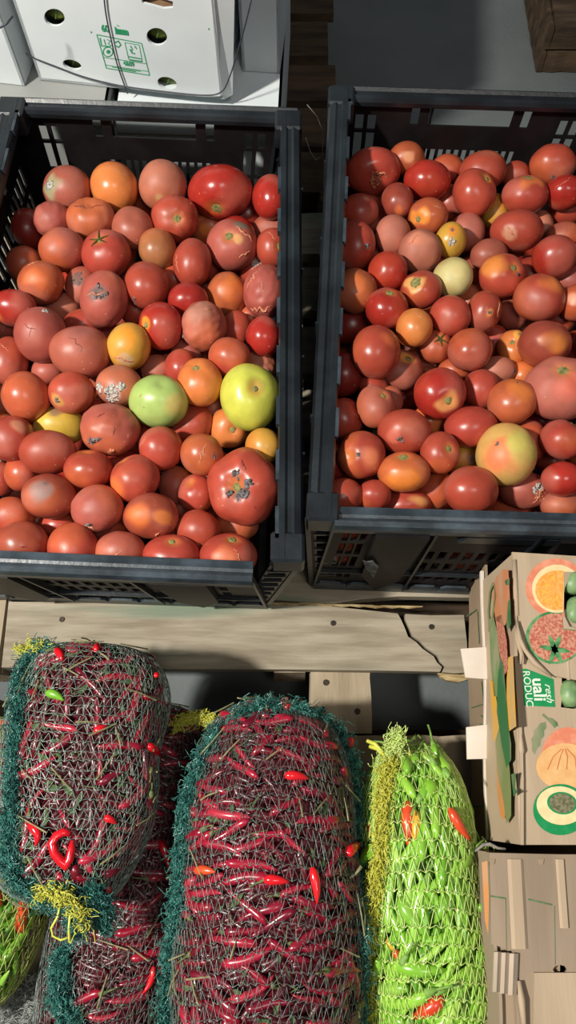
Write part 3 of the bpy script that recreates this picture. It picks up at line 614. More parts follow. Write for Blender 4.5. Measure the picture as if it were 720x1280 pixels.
# x, y, rx, ry, layer, colour, features, label-or-None, landmark-name
L = [
 (84, 237, 30, 27, 0, 'dull', [('patch', -.5, .2, .42, (150, 146, 110), .2), ('mould', -.52, .15, .13, 8)], 'dull red tomato with a grey white-centred mould spot, back left of left crate', 'mould-spotted back tomato'),
 (144, 234, 29, 30, 0, 'orange', [], 'smooth bright orange tomato in the back row of the left crate', 'bright orange back tomato'),
 (203, 232, 28, 30, 0, 'pink', [('patch', -.05, .75, .18, (196, 150, 100))], 'dull pinkish pitted tomato between the orange and the big lobed one at back', None),
 (276, 240, 38, 32, 0, 'deep', [('scar', -.15, .88, .2), ('lobe', 4, .03)], 'large wide shiny deep red tomato in the back row of left crate', 'wide shiny back tomato'),
 (339, 247, 23, 26, 0, 'deep', [], 'small upright saturated red tomato in the back right corner of left crate', 'corner tomato'),
 (66, 275, 22, 22, 0, 'dull', [('wr', .02)], None, None),
 (114, 274, 29, 26, 0, 'oran', [('dent', .15, -.5, .5, .22), ('split', -.7, -.35, .1, -.2, .05), ('split', .1, -.2, .8, -.5, .04), ('wr', .02)], 'tomato with torn collapsed skin on top, below the bright orange one', 'collapsed-top tomato'),
 (166, 286, 25, 25, 0, 'dull', [('dent', .2, -.2, .3, .05)], None, None),
 (218, 273, 28, 27, 0, 'red', [('scar', .28, .35, .18), ('lobe', 6, .02)], 'ribbed red tomato with a round grey scar, just left of the wide shiny one', 'grey-scar back tomato'),
 (262, 286, 24, 24, 1, 'oran', [('patch', -.1, .4, .3, (220, 130, 60))], None, None),
 (290, 306, 30, 30, 0, 'dull', [('scar', -.05, -.02, .16), ('patch', .4, -.7, .3, (120, 110, 92)), ('crack', .2, -.5, .85, .1, .05), ('crack', .3, .75, .75, .4, .04), ('patch', .3, .1, .2, (214, 160, 100))], 'large dull tomato with central scar and grey mould cracks, right rear of left crate', 'mould-cracked tomato'),
 (340, 288, 24, 19, 1, 'dull', [('wr', .015)], None, None),
 (342, 310, 21, 23, 0, 'red', [('scar', .45, .2, .22), ('crack', -.3, -.6, .2, -.1, .03)], 'small red tomato with a big green scar beside the right wall, left crate', 'green-scar wall tomato'),
 (308, 268, 22, 22, 2, 'dark', [], None, None),
 (78, 313, 28, 26, 0, 'brick', [('patch', .2, 0, .3, (206, 100, 60), .3)], None, None),
 (133, 318, 29, 28, 0, 'red', [('star', -.15, -.42, .13)], 'red tomato wearing a star-shaped withered calyx, left rear of left crate', 'star-calyx tomato'),
 (51, 353, 29, 26, 0, 'oran', [('crack', -.4, -.5, .1, -.8, .03), ('patch', 0, .1, .4, (214, 110, 56), .3)], 'orange-centred red tomato with a healed nick near the left wall', 'orange-centred tomato'),
 (31, 331, 22, 22, 1, 'brick', [], None, None),
 (36, 286, 21, 24, 1, 'dark', [], None, None),
 (197, 312, 23, 25, 0, 'olive', [], 'orange-brown smooth small tomato at the centre rear of left crate', 'orange-brown tomato'),
 (241, 329, 23, 30, 0, 'red', [('crack', -.6, .7, -.8, -.3, .03)], 'tall narrow red tomato standing right of the orange-brown one', None),
 (130, 374, 29, 34, 0, 'dull', [('wr', .012), ('rot', .1, 0, .3, 9), ('patch', -.2, .0, .25, (120, 84, 74)), ('crack', -.5, .05, .3, .05, .04)], 'large tomato marked with a dark grey cross-shaped bruise, left crate', 'cross-bruised tomato'),
 (102, 357, 20, 22, 1, 'dull', [('rot', 0, -.1, .4, 8)], None, None),
 (184, 357, 27, 29, 0, 'red', [('rot', -.45, .8, .12, 4)], None, None),
 (17, 385, 28, 22, 0, 'deep', [('stem', -.6, .6)], None, None),
 (3, 402, 24, 22, 1, 'dull', [('star', 0, .3, .12)], None, None),
 (51, 419, 31, 34, 0, 'dull', [('split', -.5, -.25, .3, .1, .03), ('split', -.2, .5, .1, -.3, .025), ('mould', .35, -.75, .08, 3)], 'large dull tomato with crossed creases and a white fleck near left wall', 'crossed-crease tomato'),
 (79, 385, 22, 18, 1, 'pink', [], None, None),
 (104, 405, 23, 18, 1, 'red', [], None, None),
 (103, 440, 36, 33, 0, 'dull', [('split', -.3, -.5, .4, .3, .03), ('patch', 0, -.6, .4, (170, 96, 84), .3), ('lobe', 3, .03)], 'broad dull tomato with one long diagonal crease, left of the golden one', 'diagonal-crease tomato'),
 (161, 434, 26, 28, 0, 'gold', [('patch', 0, .7, .4, (196, 160, 120), .1), ('crack', -.6, .55, .4, .8, .05), ('patch', .1, -.2, .5, (232, 150, 44), .3)], 'golden orange tomato with a scabby lower side in the left crate', 'golden scabby tomato'),
 (201, 407, 27, 28, 0, 'deep', [('scar', -.65, .15, .13), ('patch', -.62, .1, .3, (224, 150, 50))], 'shiny deep red tomato with a yellow-ringed scar at its left side', 'yellow-ringed tomato'),
 (12, 452, 22, 30, 0, 'red', [('crack', -.2, -.7, .3, -.3, .03)], None, None),
 (236, 375, 25, 20, 0, 'deep', [], None, None),
 (285, 368, 24, 27, 0, 'oran', [('patch', .2, -.1, .5, (212, 112, 54), .4)], None, None),
 (255, 408, 28, 30, 0, 'dull', [('wr', .03), ('patch', -.1, -.6, .5, (180, 120, 100), .3), ('crack', .0, -.5, .5, -.6, .03)], 'brownish wrinkled tomato with scratched top in the middle of left crate', 'wrinkled brown tomato'),
 (331, 364, 27, 32, 0, 'dull', [('crack', -.8, .1, -.3, -.7, .05), ('crack', -.1, -.2, .0, .5, .03), ('crack', -.6, .8, .3, .8, .06), ('wr', .03)], 'tomato with crackled wrinkled skin touching the right wall, left crate', 'crackled wall tomato'),
 (319, 338, 20, 18, 1, 'red', [('mould', .1, -.2, .3, 5)], None, None),
 (330, 421, 22, 24, 0, 'deep', [], 'small glossy deep red tomato with dark speckles beside right wall, left crate', 'glossy speckled tomato'),
 (296, 412, 19, 22, 1, 'red', [], None, None),
 (287, 447, 26, 24, 0, 'red', [], None, None),
 (235, 438, 20, 16, 1, 'dull', [('rot', -.1, -.6, .2, 3)], None, None),
 (195, 461, 19, 17, 1, 'pink', [], None, None),
 (226, 459, 20, 22, 1, 'red', [], None, None),
 (250, 478, 27, 29, 0, 'orange', [('stem', -.1, -.6), ('scar', -.1, -.6, .16)], 'orange tomato with a grey scar between the two green ones, left crate', 'orange scarred tomato'),
 (312, 497, 36, 40, 0, 'lime', [('scar', .25, -.18, .1), ('patch', .25, -.18, .3, (150, 160, 60), .2), ('lobe', 3, .03)], 'largest yellow-green tomato, near the right wall of the left crate', 'big yellow-green tomato'),
 (199, 502, 37, 31, 0, 'green', [('dent', .2, -.55, .25, .10), ('crack', -.45, -.15, -.55, 0, .02), ('split', -.45, .3, -.35, .35, .02), ('patch', .7, .2, .4, (214, 190, 110), .4)], 'pale green tomato with a pinched top in the middle of left crate', 'pale green tomato'),
 (149, 482, 27, 25, 0, 'pink', [('mould', -.15, .5, .36, 26), ('mould', -.75, .2, .2, 8), ('mould', .3, .2, .16, 6)], 'pink tomato with a ragged white mould growth, left crate centre', 'white-mould tomato'),
 (32, 496, 29, 30, 0, 'oran', [('crack', -.7, .0, -.5, -.6, .02)], 'smooth orange-red round tomato near the left edge of left crate', 'orange-red round tomato'),
 (89, 491, 27, 25, 0, 'red', [('patch', -.45, .45, .3, (196, 140, 70), .1), ('rot', -.45, .5, .12, 4)], 'red tomato with a tan wound at its lower left, left crate', 'tan-wound tomato'),
 (60, 464, 20, 17, 1, 'dull', [], None, None),
 (74, 533, 31, 24, 1, 'yellow', [('patch', .1, -.7, .3, (140, 110, 80), .1), ('rot', .2, -.8, .15, 4)], 'yellow tomato with a brown top half hidden behind red ones, left crate', 'yellow tomato'),
 (138, 537, 36, 31, 0, 'dull', [('wr', .02), ('split', -.3, -.3, .0, -.6, .04), ('rot', -.5, .5, .12, 5), ('rot', -.2, .45, .08, 3), ('crack', .0, .85, .3, .8, .07), ('split', .3, -.1, .35, .4, .03), ('lobe', 5, .03)], 'large furrowed tomato with two dark wounds below the white-mould one', 'furrowed wounded tomato'),
 (14, 548, 27, 28, 0, 'red', [('patch', .6, -.5, .3, (200, 130, 100), .2)], None, None),
 (60, 565, 33, 28, 0, 'red', [], 'smooth wide plain red tomato just below the yellow one', 'smooth wide tomato'),
 (27, 592, 22, 22, 1, 'red', [], None, None),
 (111, 587, 29, 25, 0, 'red', [('stem', 0, -.9)], None, None),
 (169, 598, 30, 30, 0, 'red', [('patch', -.7, .4, .35, (220, 110, 56), .3), ('stem', -.5, -.8)], None, None),
 (201, 560, 27, 26, 0, 'red', [('crack', -.9, .1, -.5, -.5, .02)], None, None),
 (240, 529, 26, 25, 1, 'red', [], None, None),
 (287, 534, 24, 25, 0, 'orange', [('scar', .27, .25, .16)], 'orange tomato with a square pale scar below the yellow-green one', 'square-scar orange tomato'),
 (329, 558, 22, 22, 0, 'gold', [('crack', .1, .1, .6, .5, .02)], 'golden yellow tomato squeezed against the right wall, left crate', 'golden wall tomato'),
 (252, 568, 26, 26, 0, 'oran', [('crack', .3, -.5, -.1, .6, .04), ('rot', .7, .1, .1, 3)], 'orange-red tomato with a long pale crack beside the big rotten one', 'pale-cracked tomato'),
 (305, 609, 44, 46, 0, 'red', [('scar', -.2, .0, .16), ('dent', -.15, .05, .45, .14), ('rot', .15, -.05, .1, 7), ('rot', -.1, .30, .14, 8), ('rot', .1, .2, .12, 7), ('rot', -.4, .2, .1, 5), ('rot', -.15, -.35, .12, 5), ('split', -.05, -.7, .1, -.4, .04), ('split', .2, .5, .45, .6, .02), ('lobe', 5, .05), ('wr', .012)], 'biggest tomato of the left crate, sunken black rot at its centre', 'big rotten tomato'),
 (220, 606, 22, 22, 1, 'dull', [], None, None),
 (246, 617, 22, 24, 1, 'red', [('stem', -.3, -.6)], None, None),
 (62, 621, 33, 27, 0, 'brick', [('patch', .0, -.3, .42, (150, 118, 110), .25), ('patch', .1, -.55, .15, (84, 70, 70), .15)], 'red tomato with a grey mouldy stain on its upper side, left crate', 'grey-stained tomato'),
 (122, 636, 32, 29, 0, 'dull', [('rot', -.15, .75, .15, 4), ('crack', -.3, .65, .1, .85, .05), ('wr', .008)], None, None),
 (189, 646, 33, 29, 0, 'brick', [('patch', -.4, -.1, .5, (214, 110, 50), .4), ('crack', .45, .65, .25, .9, .04), ('patch', .6, 0, .3, (214, 120, 60), .2)], 'red tomato with an orange left half and a split at its foot', 'orange-sided tomato'),
 (14, 645, 27, 24, 0, 'red', [('crack', -.2, -.4, .4, -.1, .02)], None, None),
 (29, 679, 31, 27, 0, 'brick', [('split', .1, .1, .5, .15, .04)], 'red tomato with a small dark slit at the front left corner', 'dark-slit tomato'),
 (72, 657, 24, 18, 1, 'red', [], None, None),
 (92, 686, 31, 31, 0, 'red', [('patch', .3, .7, .3, (214, 140, 110), .2), ('crack', -.5, .4, -.3, .7, .03), ('lobe', 4, .03)], 'blocky red tomato, second along the front rim of left crate', 'blocky front tomato'),
 (151, 689, 30, 25, 0, 'dull', [('crack', -.3, .3, .3, -.1, .03), ('crack', -.1, -.1, .2, .3, .02)], None, None),
 (214, 694, 34, 26, 0, 'red', [('scar', .15, -.75, .12)], None, None),
 (248, 663, 28, 25, 0, 'red', [('crack', 0, .5, .1, .8, .02)], None, None),
 (295, 656, 27, 22, 1, 'oran', [('wr', .015)], None, None),
 (286, 695, 35, 28, 0, 'red', [('scar', .2, -.8, .14), ('crack', .3, -.4, .6, .4, .025), ('patch', 0, .0, .4, (208, 110, 70), .4)], 'wide red tomato at the front right end of the left crate', 'front-end tomato'),
 (226, 634, 18, 18, 2, 'red', [], None, None),
 (2, 598, 16, 20, 1, 'red', [], None, None),
 (139, 667, 20, 16, 1, 'red', [], None, None),
 (217, 350, 18, 18, 1, 'red', [], None, None),
 (314, 396, 18, 18, 1, 'red', [], None, None),
 (326, 458, 20, 20, 1, 'pink', [('rot', .5, .5, .15, 4), ('wr', .03)], None, None),
 (268, 508, 17, 17, 1, 'pink', [], None, None),
 (250, 452, 20, 16, 1, 'orange', [], None, None),
 (5, 708, 20, 16, 1, 'orange', [], None, None),
 (44, 650, 18, 16, 1, 'dull', [], None, None),
 (210, 458, 18, 15, 1, 'oran', [], None, None),
 (150, 664, 20, 20, 2, 'red', [], None, None),
 (160, 520, 22, 20, 2, 'red', [], None, None), (170, 388, 20, 20, 2, 'red', [], None, None), (120, 520, 20, 20, 2, 'red', [], None, None),
]
RT = [
 (466, 214, 34, 26, 0, 'red', [('dent', .1, .75, .5, .25), ('flesh', .1, .72, .28, 22), ('crack', -.15, .45, .7, .5, .05), ('crack', -.1, .4, -.1, .95, .05)], 'burst tomato hanging open on tan flesh, back left of right crate', 'burst tomato'),
 (468, 240, 18, 24, 0, 'olive', [('flesh', 0, .1, .8, 40), ('mould', -.1, .4, .15, 4)], 'tan pulpy torn half below the burst tomato, right crate', None),
 (509, 198, 22, 19, 0, 'oran', [('patch', 0, .3, .3, (222, 150, 110), .2)], None, None),
 (534, 226, 28, 25, 0, 'deep', [('stem', .1, -1), ('dent', .2, -1, .3, .1)], 'glossy deep red heart-like tomato in the back row of right crate', 'heart-like back tomato'),
 (497, 252, 20, 22, 0, 'brick', [('patch', 0, .7, .3, (214, 110, 60), .2)], 'small brownish translucent tomato right of the burst one', 'brownish back tomato'),
 (449, 265, 23, 22, 0, 'red', [('patch', .3, -.4, .2, (210, 130, 100))], None, None),
 (443, 307, 26, 30, 0, 'red', [('rot', .5, .3, .1, 4)], None, None),
 (535, 272, 24, 22, 0, 'oran', [('scar', -.7, .35, .14), ('patch', -.6, .3, .5, (230, 140, 50), .2), ('crack', .1, -.3, .5, -.1, .03)], 'orange-flushed tomato with a lower left scar, rear of right crate', 'orange-flushed tomato'),
 (491, 294, 22, 23, 0, 'pink', [], None, None),
 (525, 315, 26, 26, 0, 'pink', [('rot', .6, .75, .1, 3), ('crack', -.7, 0, -.2, -.5, .03), ('patch', -.2, -.2, .5, (206, 128, 100), .3)], 'pinkish scabbed tomato above the big-star one, right crate', 'scabbed pink tomato'),
 (484, 340, 25, 24, 0, 'deep', [], 'plain glossy red tomato left of the scabbed pink one', None),
 (444, 364, 27, 27, 0, 'oran', [('patch', 0, -.2, .4, (210, 110, 60), .4)], None, None),
 (527, 362, 25, 23, 0, 'red', [('scar', -.5, -.1, .3), ('patch', -.5, -.1, .5, (220, 160, 90), .2)], 'red tomato with a very large star-like pale scar, right crate', 'big-star tomato'),
 (483, 386, 26, 25, 0, 'deep', [('scar', .1, -.65, .2)], 'very shiny red tomato with a pale dent on top, left part of right crate', 'pale-topped shiny tomato'),
 (437, 405, 26, 26, 1, 'dark', [], None, None),
 (518, 409, 22, 24, 0, 'orange', [('crack', -.1, -.6, .3, -.2, .03)], None, None),
 (560, 212, 22, 18, 1, 'red', [], None, None),
 (604, 214, 28, 24, 0, 'red', [], None, None),
 (592, 242, 26, 29, 0, 'red', [('scar', .5, -.45, .1), ('patch', .45, -.45, .25, (226, 160, 90))], 'tall bright tomato with a tiny scar covering the hidden yellow one', 'tall bright tomato'),
 (645, 219, 19, 16, 1, 'red', [], None, None),
 (656, 244, 27, 23, 0, 'red', [('scar', 0, -.75, .2), ('patch', .1, -.5, .5, (206, 110, 60), .3)], None, None),
 (691, 206, 27, 23, 0, 'red', [('rot', -.1, .9, .08, 3)], 'round red tomato highest in the back right of right crate', 'highest back tomato'),
 (706, 241, 23, 20, 0, 'deep', [('crack', -.8, .1, .1, -.5, .02)], None, None),
 (708, 264, 22, 17, 1, 'red', [('crack', -.7, -.6, .9, -.5, .03)], None, None),
 (617, 265, 18, 23, 1, 'gold', [], 'yellow-green tomato peeping out beneath the tall bright one', 'peeping yellow tomato'),
 (563, 254, 21, 22, 1, 'red', [], None, None),
 (645, 289, 31, 26, 0, 'red', [('crack', -.6, .1, -.3, .5, .05), ('patch', -.4, .4, .25, (190, 130, 100), .1), ('stem', 0, -1)], 'wide red tomato with a tan scratch on its left side, right crate', 'scratched wide tomato'),
 (583, 291, 21, 24, 1, 'pink', [], None, None),
 (563, 301, 19, 21, 0, 'gold', [('mould', -.15, .4, .2, 7), ('patch', -.1, -.4, .4, (226, 140, 50), .3), ('rot', -.1, -.3, .08, 2)], 'small amber tomato with a white blister above the cream one', 'amber blistered tomato'),
 (694, 321, 27, 26, 0, 'deep', [], 'glossy plain saturated red tomato near the right edge of frame', 'glossy right-edge tomato'),
 (705, 295, 21, 17, 1, 'dull', [], None, None),
 (678, 284, 14, 20, 2, 'pink', [], None, None),
 (611, 320, 23, 20, 0, 'dull', [], None, None),
 (566, 347, 24, 24, 0, 'cream', [('dent', -.2, .1, .3, .05), ('patch', .1, -.2, .4, (212, 194, 128), .3)], 'pale cream blotchy tomato in the middle rear of right crate', 'cream tomato'),
 (628, 345, 28, 26, 0, 'red', [('scar', .35, -.15, .14), ('rot', .55, .15, .07, 3), ('patch', -.6, -.2, .5, (214, 130, 60), .3), ('lobe', 5, .02)], 'red tomato with twin grey scars right of the cream one', 'twin-scar tomato'),
 (588, 343, 19, 22, 1, 'dull', [], None, None),
 (662, 342, 20, 20, 1, 'red', [], None, None),
 (674, 373, 30, 30, 0, 'red', [('patch', .3, -.5, .45, (214, 120, 60), .4), ('stem', .4, -1)], 'large smooth tomato with orange flush, right of the twin-scar one', 'large orange-flushed tomato'),
 (563, 395, 25, 24, 0, 'red', [], 'plain round red tomato directly below the cream one', None),
 (605, 389, 21, 24, 0, 'red', [('crack', .7, -.4, .65, .5, .05), ('rot', .1, .3, .07, 2), ('patch', .1, .3, .2, (216, 140, 70))], None, None),
 (641, 393, 19, 21, 0, 'dull', [], None, None),
 (721, 378, 22, 22, 0, 'red', [('patch', -.5, 0, .3, (220, 150, 120), .2)], None, None),
 (712, 352, 21, 20, 1, 'dull', [], None, None),
 (698, 399, 23, 22, 1, 'red', [], None, None),
 (622, 415, 19, 16, 1, 'red', [], None, None),
 (470, 441, 30, 32, 0, 'red', [('patch', .4, -.3, .3, (206, 100, 60), .3)], 'big glossy red tomato beside the shaded left wall, right crate', 'big glossy left tomato'),
 (501, 464, 27, 25, 0, 'dull', [('scar', .25, -.5, .16), ('patch', .25, -.5, .35, (226, 160, 80), .15)], 'dull red tomato with a yellow-ringed scar touching the big glossy one', 'yellow-scar tomato'),
 (528, 450, 22, 18, 1, 'brick', [('wr', .03)], None, None),
 (545, 433, 20, 20, 1, 'oran', [('star', .1, -.3, .12)], None, None),
 (470, 509, 23, 26, 0, 'dull', [('scar', .35, -.55, .14), ('lobe', 3, .05)], 'pinkish lobed tomato, left half of a joined pair, right crate', 'lobed pair tomato'),
 (489, 501, 14, 18, 1, 'dull', [], None, None),
 (550, 491, 31, 31, 0, 'deep', [('scar', .2, .5, .16), ('patch', .2, .5, .4, (220, 150, 90), .2), ('lobe', 4, .02)], 'large glossy red tomato with a yellow scar at its foot, right crate centre', 'large centre tomato'),
 (506, 540, 32, 28, 0, 'red', [('patch', -.55, .4, .3, (196, 100, 80), .2), ('split', .1, -.7, .3, -.6, .03), ('rot', -.3, .4, .14, 2)], 'broad red tomato with bruised lower left, below the lobed pair', 'broad bruised tomato'),
 (430, 523, 24, 25, 0, 'red', [('crack', .4, -.2, .8, .1, .02)], None, None),
 (451, 569, 29, 29, 0, 'red', [('stem', -.6, .1), ('rot', -.2, .05, .08, 3), ('patch', .4, .2, .4, (214, 120, 80), .3)], 'red tomato cut by the shadow line near the front left, right crate', 'half-shaded tomato'),
 (504, 590, 31, 25, 0, 'oran', [('scar', -.1, -.75, .2), ('patch', 0, .6, .7, (222, 126, 50), .5)], 'glossy tomato red above and orange below, front left of right crate', 'two-tone tomato'),
 (505, 499, 16, 18, 2, 'dark', [], None, None),
 (536, 526, 23, 19, 1, 'orange', [], None, None),
 (467, 619, 21, 19, 0, 'red', [], None, None),
 (428, 620, 27, 22, 0, 'red', [], None, None),
 (507, 631, 31, 22, 0, 'red', [('patch', .5, -.2, .3, (216, 150, 90), .3)], None, None),
 (546, 613, 24, 24, 0, 'red', [('wr', .008)], None, None),
 (550, 566, 24, 25, 0, 'red', [('scar', .3, -.15, .16)], None, None),
 (428, 468, 27, 27, 1, 'dark', [], None, None),
 (466, 484, 18, 16, 1, 'red', [], None, None),
 (587, 437, 27, 27, 0, 'red', [], 'plain bright red tomato left of the spotted orange one, right crate', None),
 (617, 428, 18, 21, 1, 'red', [], None, None),
 (641, 435, 19, 22, 0, 'orange', [('scar', -.3, -.2, .16), ('rot', .3, -.6, .12, 5), ('patch', .2, -.5, .4, (230, 170, 70), .2)], 'orange tomato with two scars, left of the large orange-brown one', 'spotted orange tomato'),
 (681, 431, 32, 28, 0, 'brick', [('patch', .2, 0, .4, (210, 124, 56), .4)], 'large orange-brown tomato behind the giant ribbed one, right crate', 'orange-brown big tomato'),
 (700, 486, 42, 39, 0, 'pink', [('scar', -.2, -.5, .17), ('lobe', 6, .03), ('patch', 0, 0, .5, (204, 98, 76), .4)], 'giant pinkish ribbed tomato at the right edge with a round scar', 'giant ribbed tomato'),
 (601, 487, 23, 24, 0, 'red', [], None, None),
 (622, 464, 22, 18, 1, 'pink', [('rot', .8, .1, .12, 4)], None, None),
 (653, 469, 19, 16, 1, 'orange', [], None, None),
 (640, 502, 29, 28, 0, 'oran', [('rot', .05, -.8, .04, 1), ('patch', .1, -.6, .5, (214, 120, 56), .4)], 'smooth shiny tomato with orange top, left of the giant ribbed one', 'orange-topped tomato'),
 (568, 464, 20, 16, 1, 'red', [], None, None),
 (588, 534, 32, 25, 0, 'red', [], 'wide dusty red tomato just above the pale blushed one', None),
 (633, 568, 36, 38, 0, 'blush', [('patch', -.6, .2, .55, (216, 120, 76), .35), ('patch', .3, -.3, .5, (204, 190, 96), .3), ('rot', -.55, -.3, .05, 2)], 'large pale yellow tomato blushed red on its left, front of right crate', 'pale blushed tomato'),
 (577, 573, 24, 22, 1, 'gold', [('mould', .3, .1, .25, 5), ('patch', 0, 0, .4, (226, 150, 80), .3)], 'orange-yellow bruised tomato tucked left of the pale blushed one', None),
 (589, 613, 34, 29, 0, 'red', [('lobe', 4, .02)], 'wide matt red tomato at front, left below the pale blushed one', 'wide front tomato'),
 (662, 551, 23, 25, 1, 'red', [], None, None),
 (703, 550, 26, 25, 0, 'red', [('scar', .5, -.8, .2), ('lobe', 5, .02)], None, None),
 (703, 599, 25, 22, 0, 'deep', [], None, None),
 (677, 525, 20, 20, 2, 'dark', [], None, None),
 (655, 612, 30, 23, 0, 'dull', [('mould', .45, .0, .28, 14), ('flesh', .55, .35, .25, 12), ('crack', .3, .8, .8, -.3, .06), ('dent', .5, .2, .4, .15)], 'split mouldy tomato with curled pale skin, front of right crate', 'split mouldy tomato'),
 (636, 641, 29, 20, 1, 'red', [], None, None),
 (703, 631, 27, 20, 0, 'dull', [('crack', -.6, -.5, -.1, -.8, .03)], None, None),
 (687, 574, 18, 20, 2, 'red', [], None, None),
 (668, 642, 20, 18, 1, 'dull', [], None, None),
 (722, 434, 18, 20, 1, 'red', [], None, None),
 (416, 578, 20, 22, 1, 'dark', [], None, None),
 (418, 345, 20, 24, 2, 'dark', [], None, None),
 (472, 314, 18, 20, 1, 'dull', [], None, None),
 (440, 228, 20, 22, 1, 'dark', [], None, None),
 (748, 300, 30, 28, 0, 'red', [], None, None), (752, 420, 30, 30, 0, 'red', [], None, None),
]
INV = {'x': (1, 0), }
def dirword(dx, dy):
    a = math.degrees(math.atan2(-dy, dx)) % 360
    return ['right of', 'upper right of', 'above', 'upper left of', 'left of', 'lower left of', 'below', 'lower right of'][int((a+22.5)//45) % 8]
COLW = {'red': 'red', 'deep': 'glossy red', 'dull': 'dull red', 'pink': 'pinkish', 'brick': 'brick red', 'orange': 'orange', 'oran': 'orange-red', 'gold': 'golden', 'yellow': 'yellow', 'olive': 'brown', 'dark': 'dark red'}
used_labels = set()
def auto_label(t, lst, side):
    x, y, rx, ry, lay, col = t[:6]
    size = 'large ' if rx > 31 else ('small ' if rx < 22 else '')
    ft = [f[0] for f in t[6]]
    ext = ' scarred' if 'scar' in ft else ' cracked' if ('crack' in ft or 'split' in ft) else ' spotted' if ('rot' in ft or 'mould' in ft) else ' wrinkled' if 'wr' in ft else ''
    hid = 'partly hidden ' if lay >= 1 else ''
    ls = sorted([q for q in lst if q[8] and q is not t], key=lambda q: (q[0]-x)**2+(q[1]-y)**2)
    for form in ('', 'next ', 'further '):
        for q in ls[:6]:
            s = f"{hid}{size}{COLW[col]}{ext} tomato {form}{dirword(x-q[0], y-q[1])} the {q[8]}, {side} crate".replace('next ', 'lying ').replace('further ', 'some way ')
            if s not in used_labels and 4 <= len(s.split()) <= 16: return s
    return f'{size}{COLW[col]} tomato {side} crate near {int(x)}'
placed = []
def heap(p_y, side):
    t = (p_y-200)/500.
    return .302 + .045*min(1, max(0, t*2.2)) - .006*max(0, t-.75)*4
def inside(c, r, side):
    pts = {'L': LB, 'R': RB}[side]
    return True
def place(px, py, rx, ry, layer, side):
    d = ray(px, py); z = heap(py, side) - (.0, .028, .05)[layer]
    s = (z-CAM.z)/d.z
    r0 = math.sqrt(rx*ry)/F
    for _ in range(90):
        c = CAM + d*s; r = r0*s*d.length*.985/d.length
        ok = True
        for (c2, r2) in placed:
            if abs(c2.x-c.x) < .1 and abs(c2.y-c.y) < .12 and (c2-c).length < (r+r2)*.91: ok = False; break
        if ok or c.z - r < .158: break
        s += .002
    return c, s
allT = []
for side, lst in (('left', L), ('right', RT)):
    order = sorted(range(len(lst)), key=lambda i: (lst[i][4], -lst[i][2]*lst[i][3] if lst[i][8] else -lst[i][2]*lst[i][3]*.8))
    for i in order:
        t = lst[i]; c, s = place(t[0], t[1], t[2], t[3], t[4], side[0].upper())
        placed.append((c, math.sqrt(t[2]*t[3])/F*s)); allT.append((t, c, s, side, lst))
for t, *_ in allT:
    if t[7]: used_labels.add(t[7])
for n_, (t, c, s, side, lst) in enumerate(allT):
    rs = random.Random(n_*7+3); rw = t[2]/F*s
    me, stem = tomato_mesh(rw, t[3]/t[2], t[5], t[6], rs)
    o = link('tomato', me, None); o.location = c
    lb = t[7] or auto_label(t, lst, side); used_labels.add(lb); LM = {'left': L, 'right': RT}
    tag(o, lb, 'tomato', 'tomatoes heaped in the %s crate' % side)
    add_features(o, me, t[6], rw, t[3]/t[2], stem, rs)
# fruit deeper down that shows through the gaps and the slots
fill = []
cs = np.array([c for c, r in placed]); crr = np.array([r for c, r in placed])
for side, B, dz in (('left', LB, 0), ('right', RB, 0)):
    rs = random.Random(5 if side == 'left' else 6); cand = []
    for zi, z in enumerate((.31, .285, .26, .235, .21, .185)):
        for i in range(9):
            for j in range(13):
                u = (i+.5+.5*(zi % 2)*.9)/9.4; v = (j+.5+.4*(zi % 2))/13.2
                x = (1-v)*((1-u)*B[0][0]+u*B[1][0])+v*((1-u)*B[3][0]+u*B[2][0]); y = (1-v)*((1-u)*B[0][1]+u*B[1][1])+v*((1-u)*B[3][1]+u*B[2][1])
                ex = min(u*.37, (1-u)*.37, v*.6, (1-v)*.6)
                if ex < .026: continue
                cand.append((Vector((x+rs.uniform(-.004, .004), y+rs.uniform(-.004, .004), z)), rs.uniform(.0235, .028), v))
    kept = []
    for c, r, v in cand:
        al = [(Vector(a), b) for a, b in zip(cs, crr)]+kept
        if all((a-c).length > (r+b)*.93 for a, b in al): kept.append((c, r)); fill.append((c, r, side, v))
# keep the ones a viewer can reach through the gaps
def visible(c, r, k):
    spheres = [(a, b) for a, b in placed]+[(f_[0], f_[1]) for i, f_ in enumerate(fill) if i != k]
    near = [(a, b) for a, b in spheres if a.z > c.z-.02 or True]
    n_ = 0
    v0 = (CAM-c).normalized(); a1 = v0.orthogonal().normalized(); a2 = v0.cross(a1)
    for q in range(48):
        rad = math.sqrt((q+.5)/48)*.97; g = q*2.39996
        p = c + (a1*math.cos(g)+a2*math.sin(g))*rad*r + v0*math.sqrt(1-rad*rad)*r
        d = (CAM-p).normalized(); hit = False
        for a, b in near:
            oc = a-p; t = oc.dot(d)
            if t > 0 and (oc-d*t).length < b*.97: hit = True; break
        if not hit: n_ += 1
    return n_/48
FILLS = []
for k, (c, r, side, v) in enumerate(fill):
    u_ = proj = (c-CAM); d_ = u_.dot(FWD); px = 360+F*u_.dot(RIGHT)/d_
    if px > 770 or px < -50: continue
    vis = visible(c, r, k)
    if vis > .05 or (side == 'right' and v < .14) : FILLS.append((c, r, side, v, vis))
FILLS.sort(key=lambda q: -q[4]); FILLS = FILLS[:100]
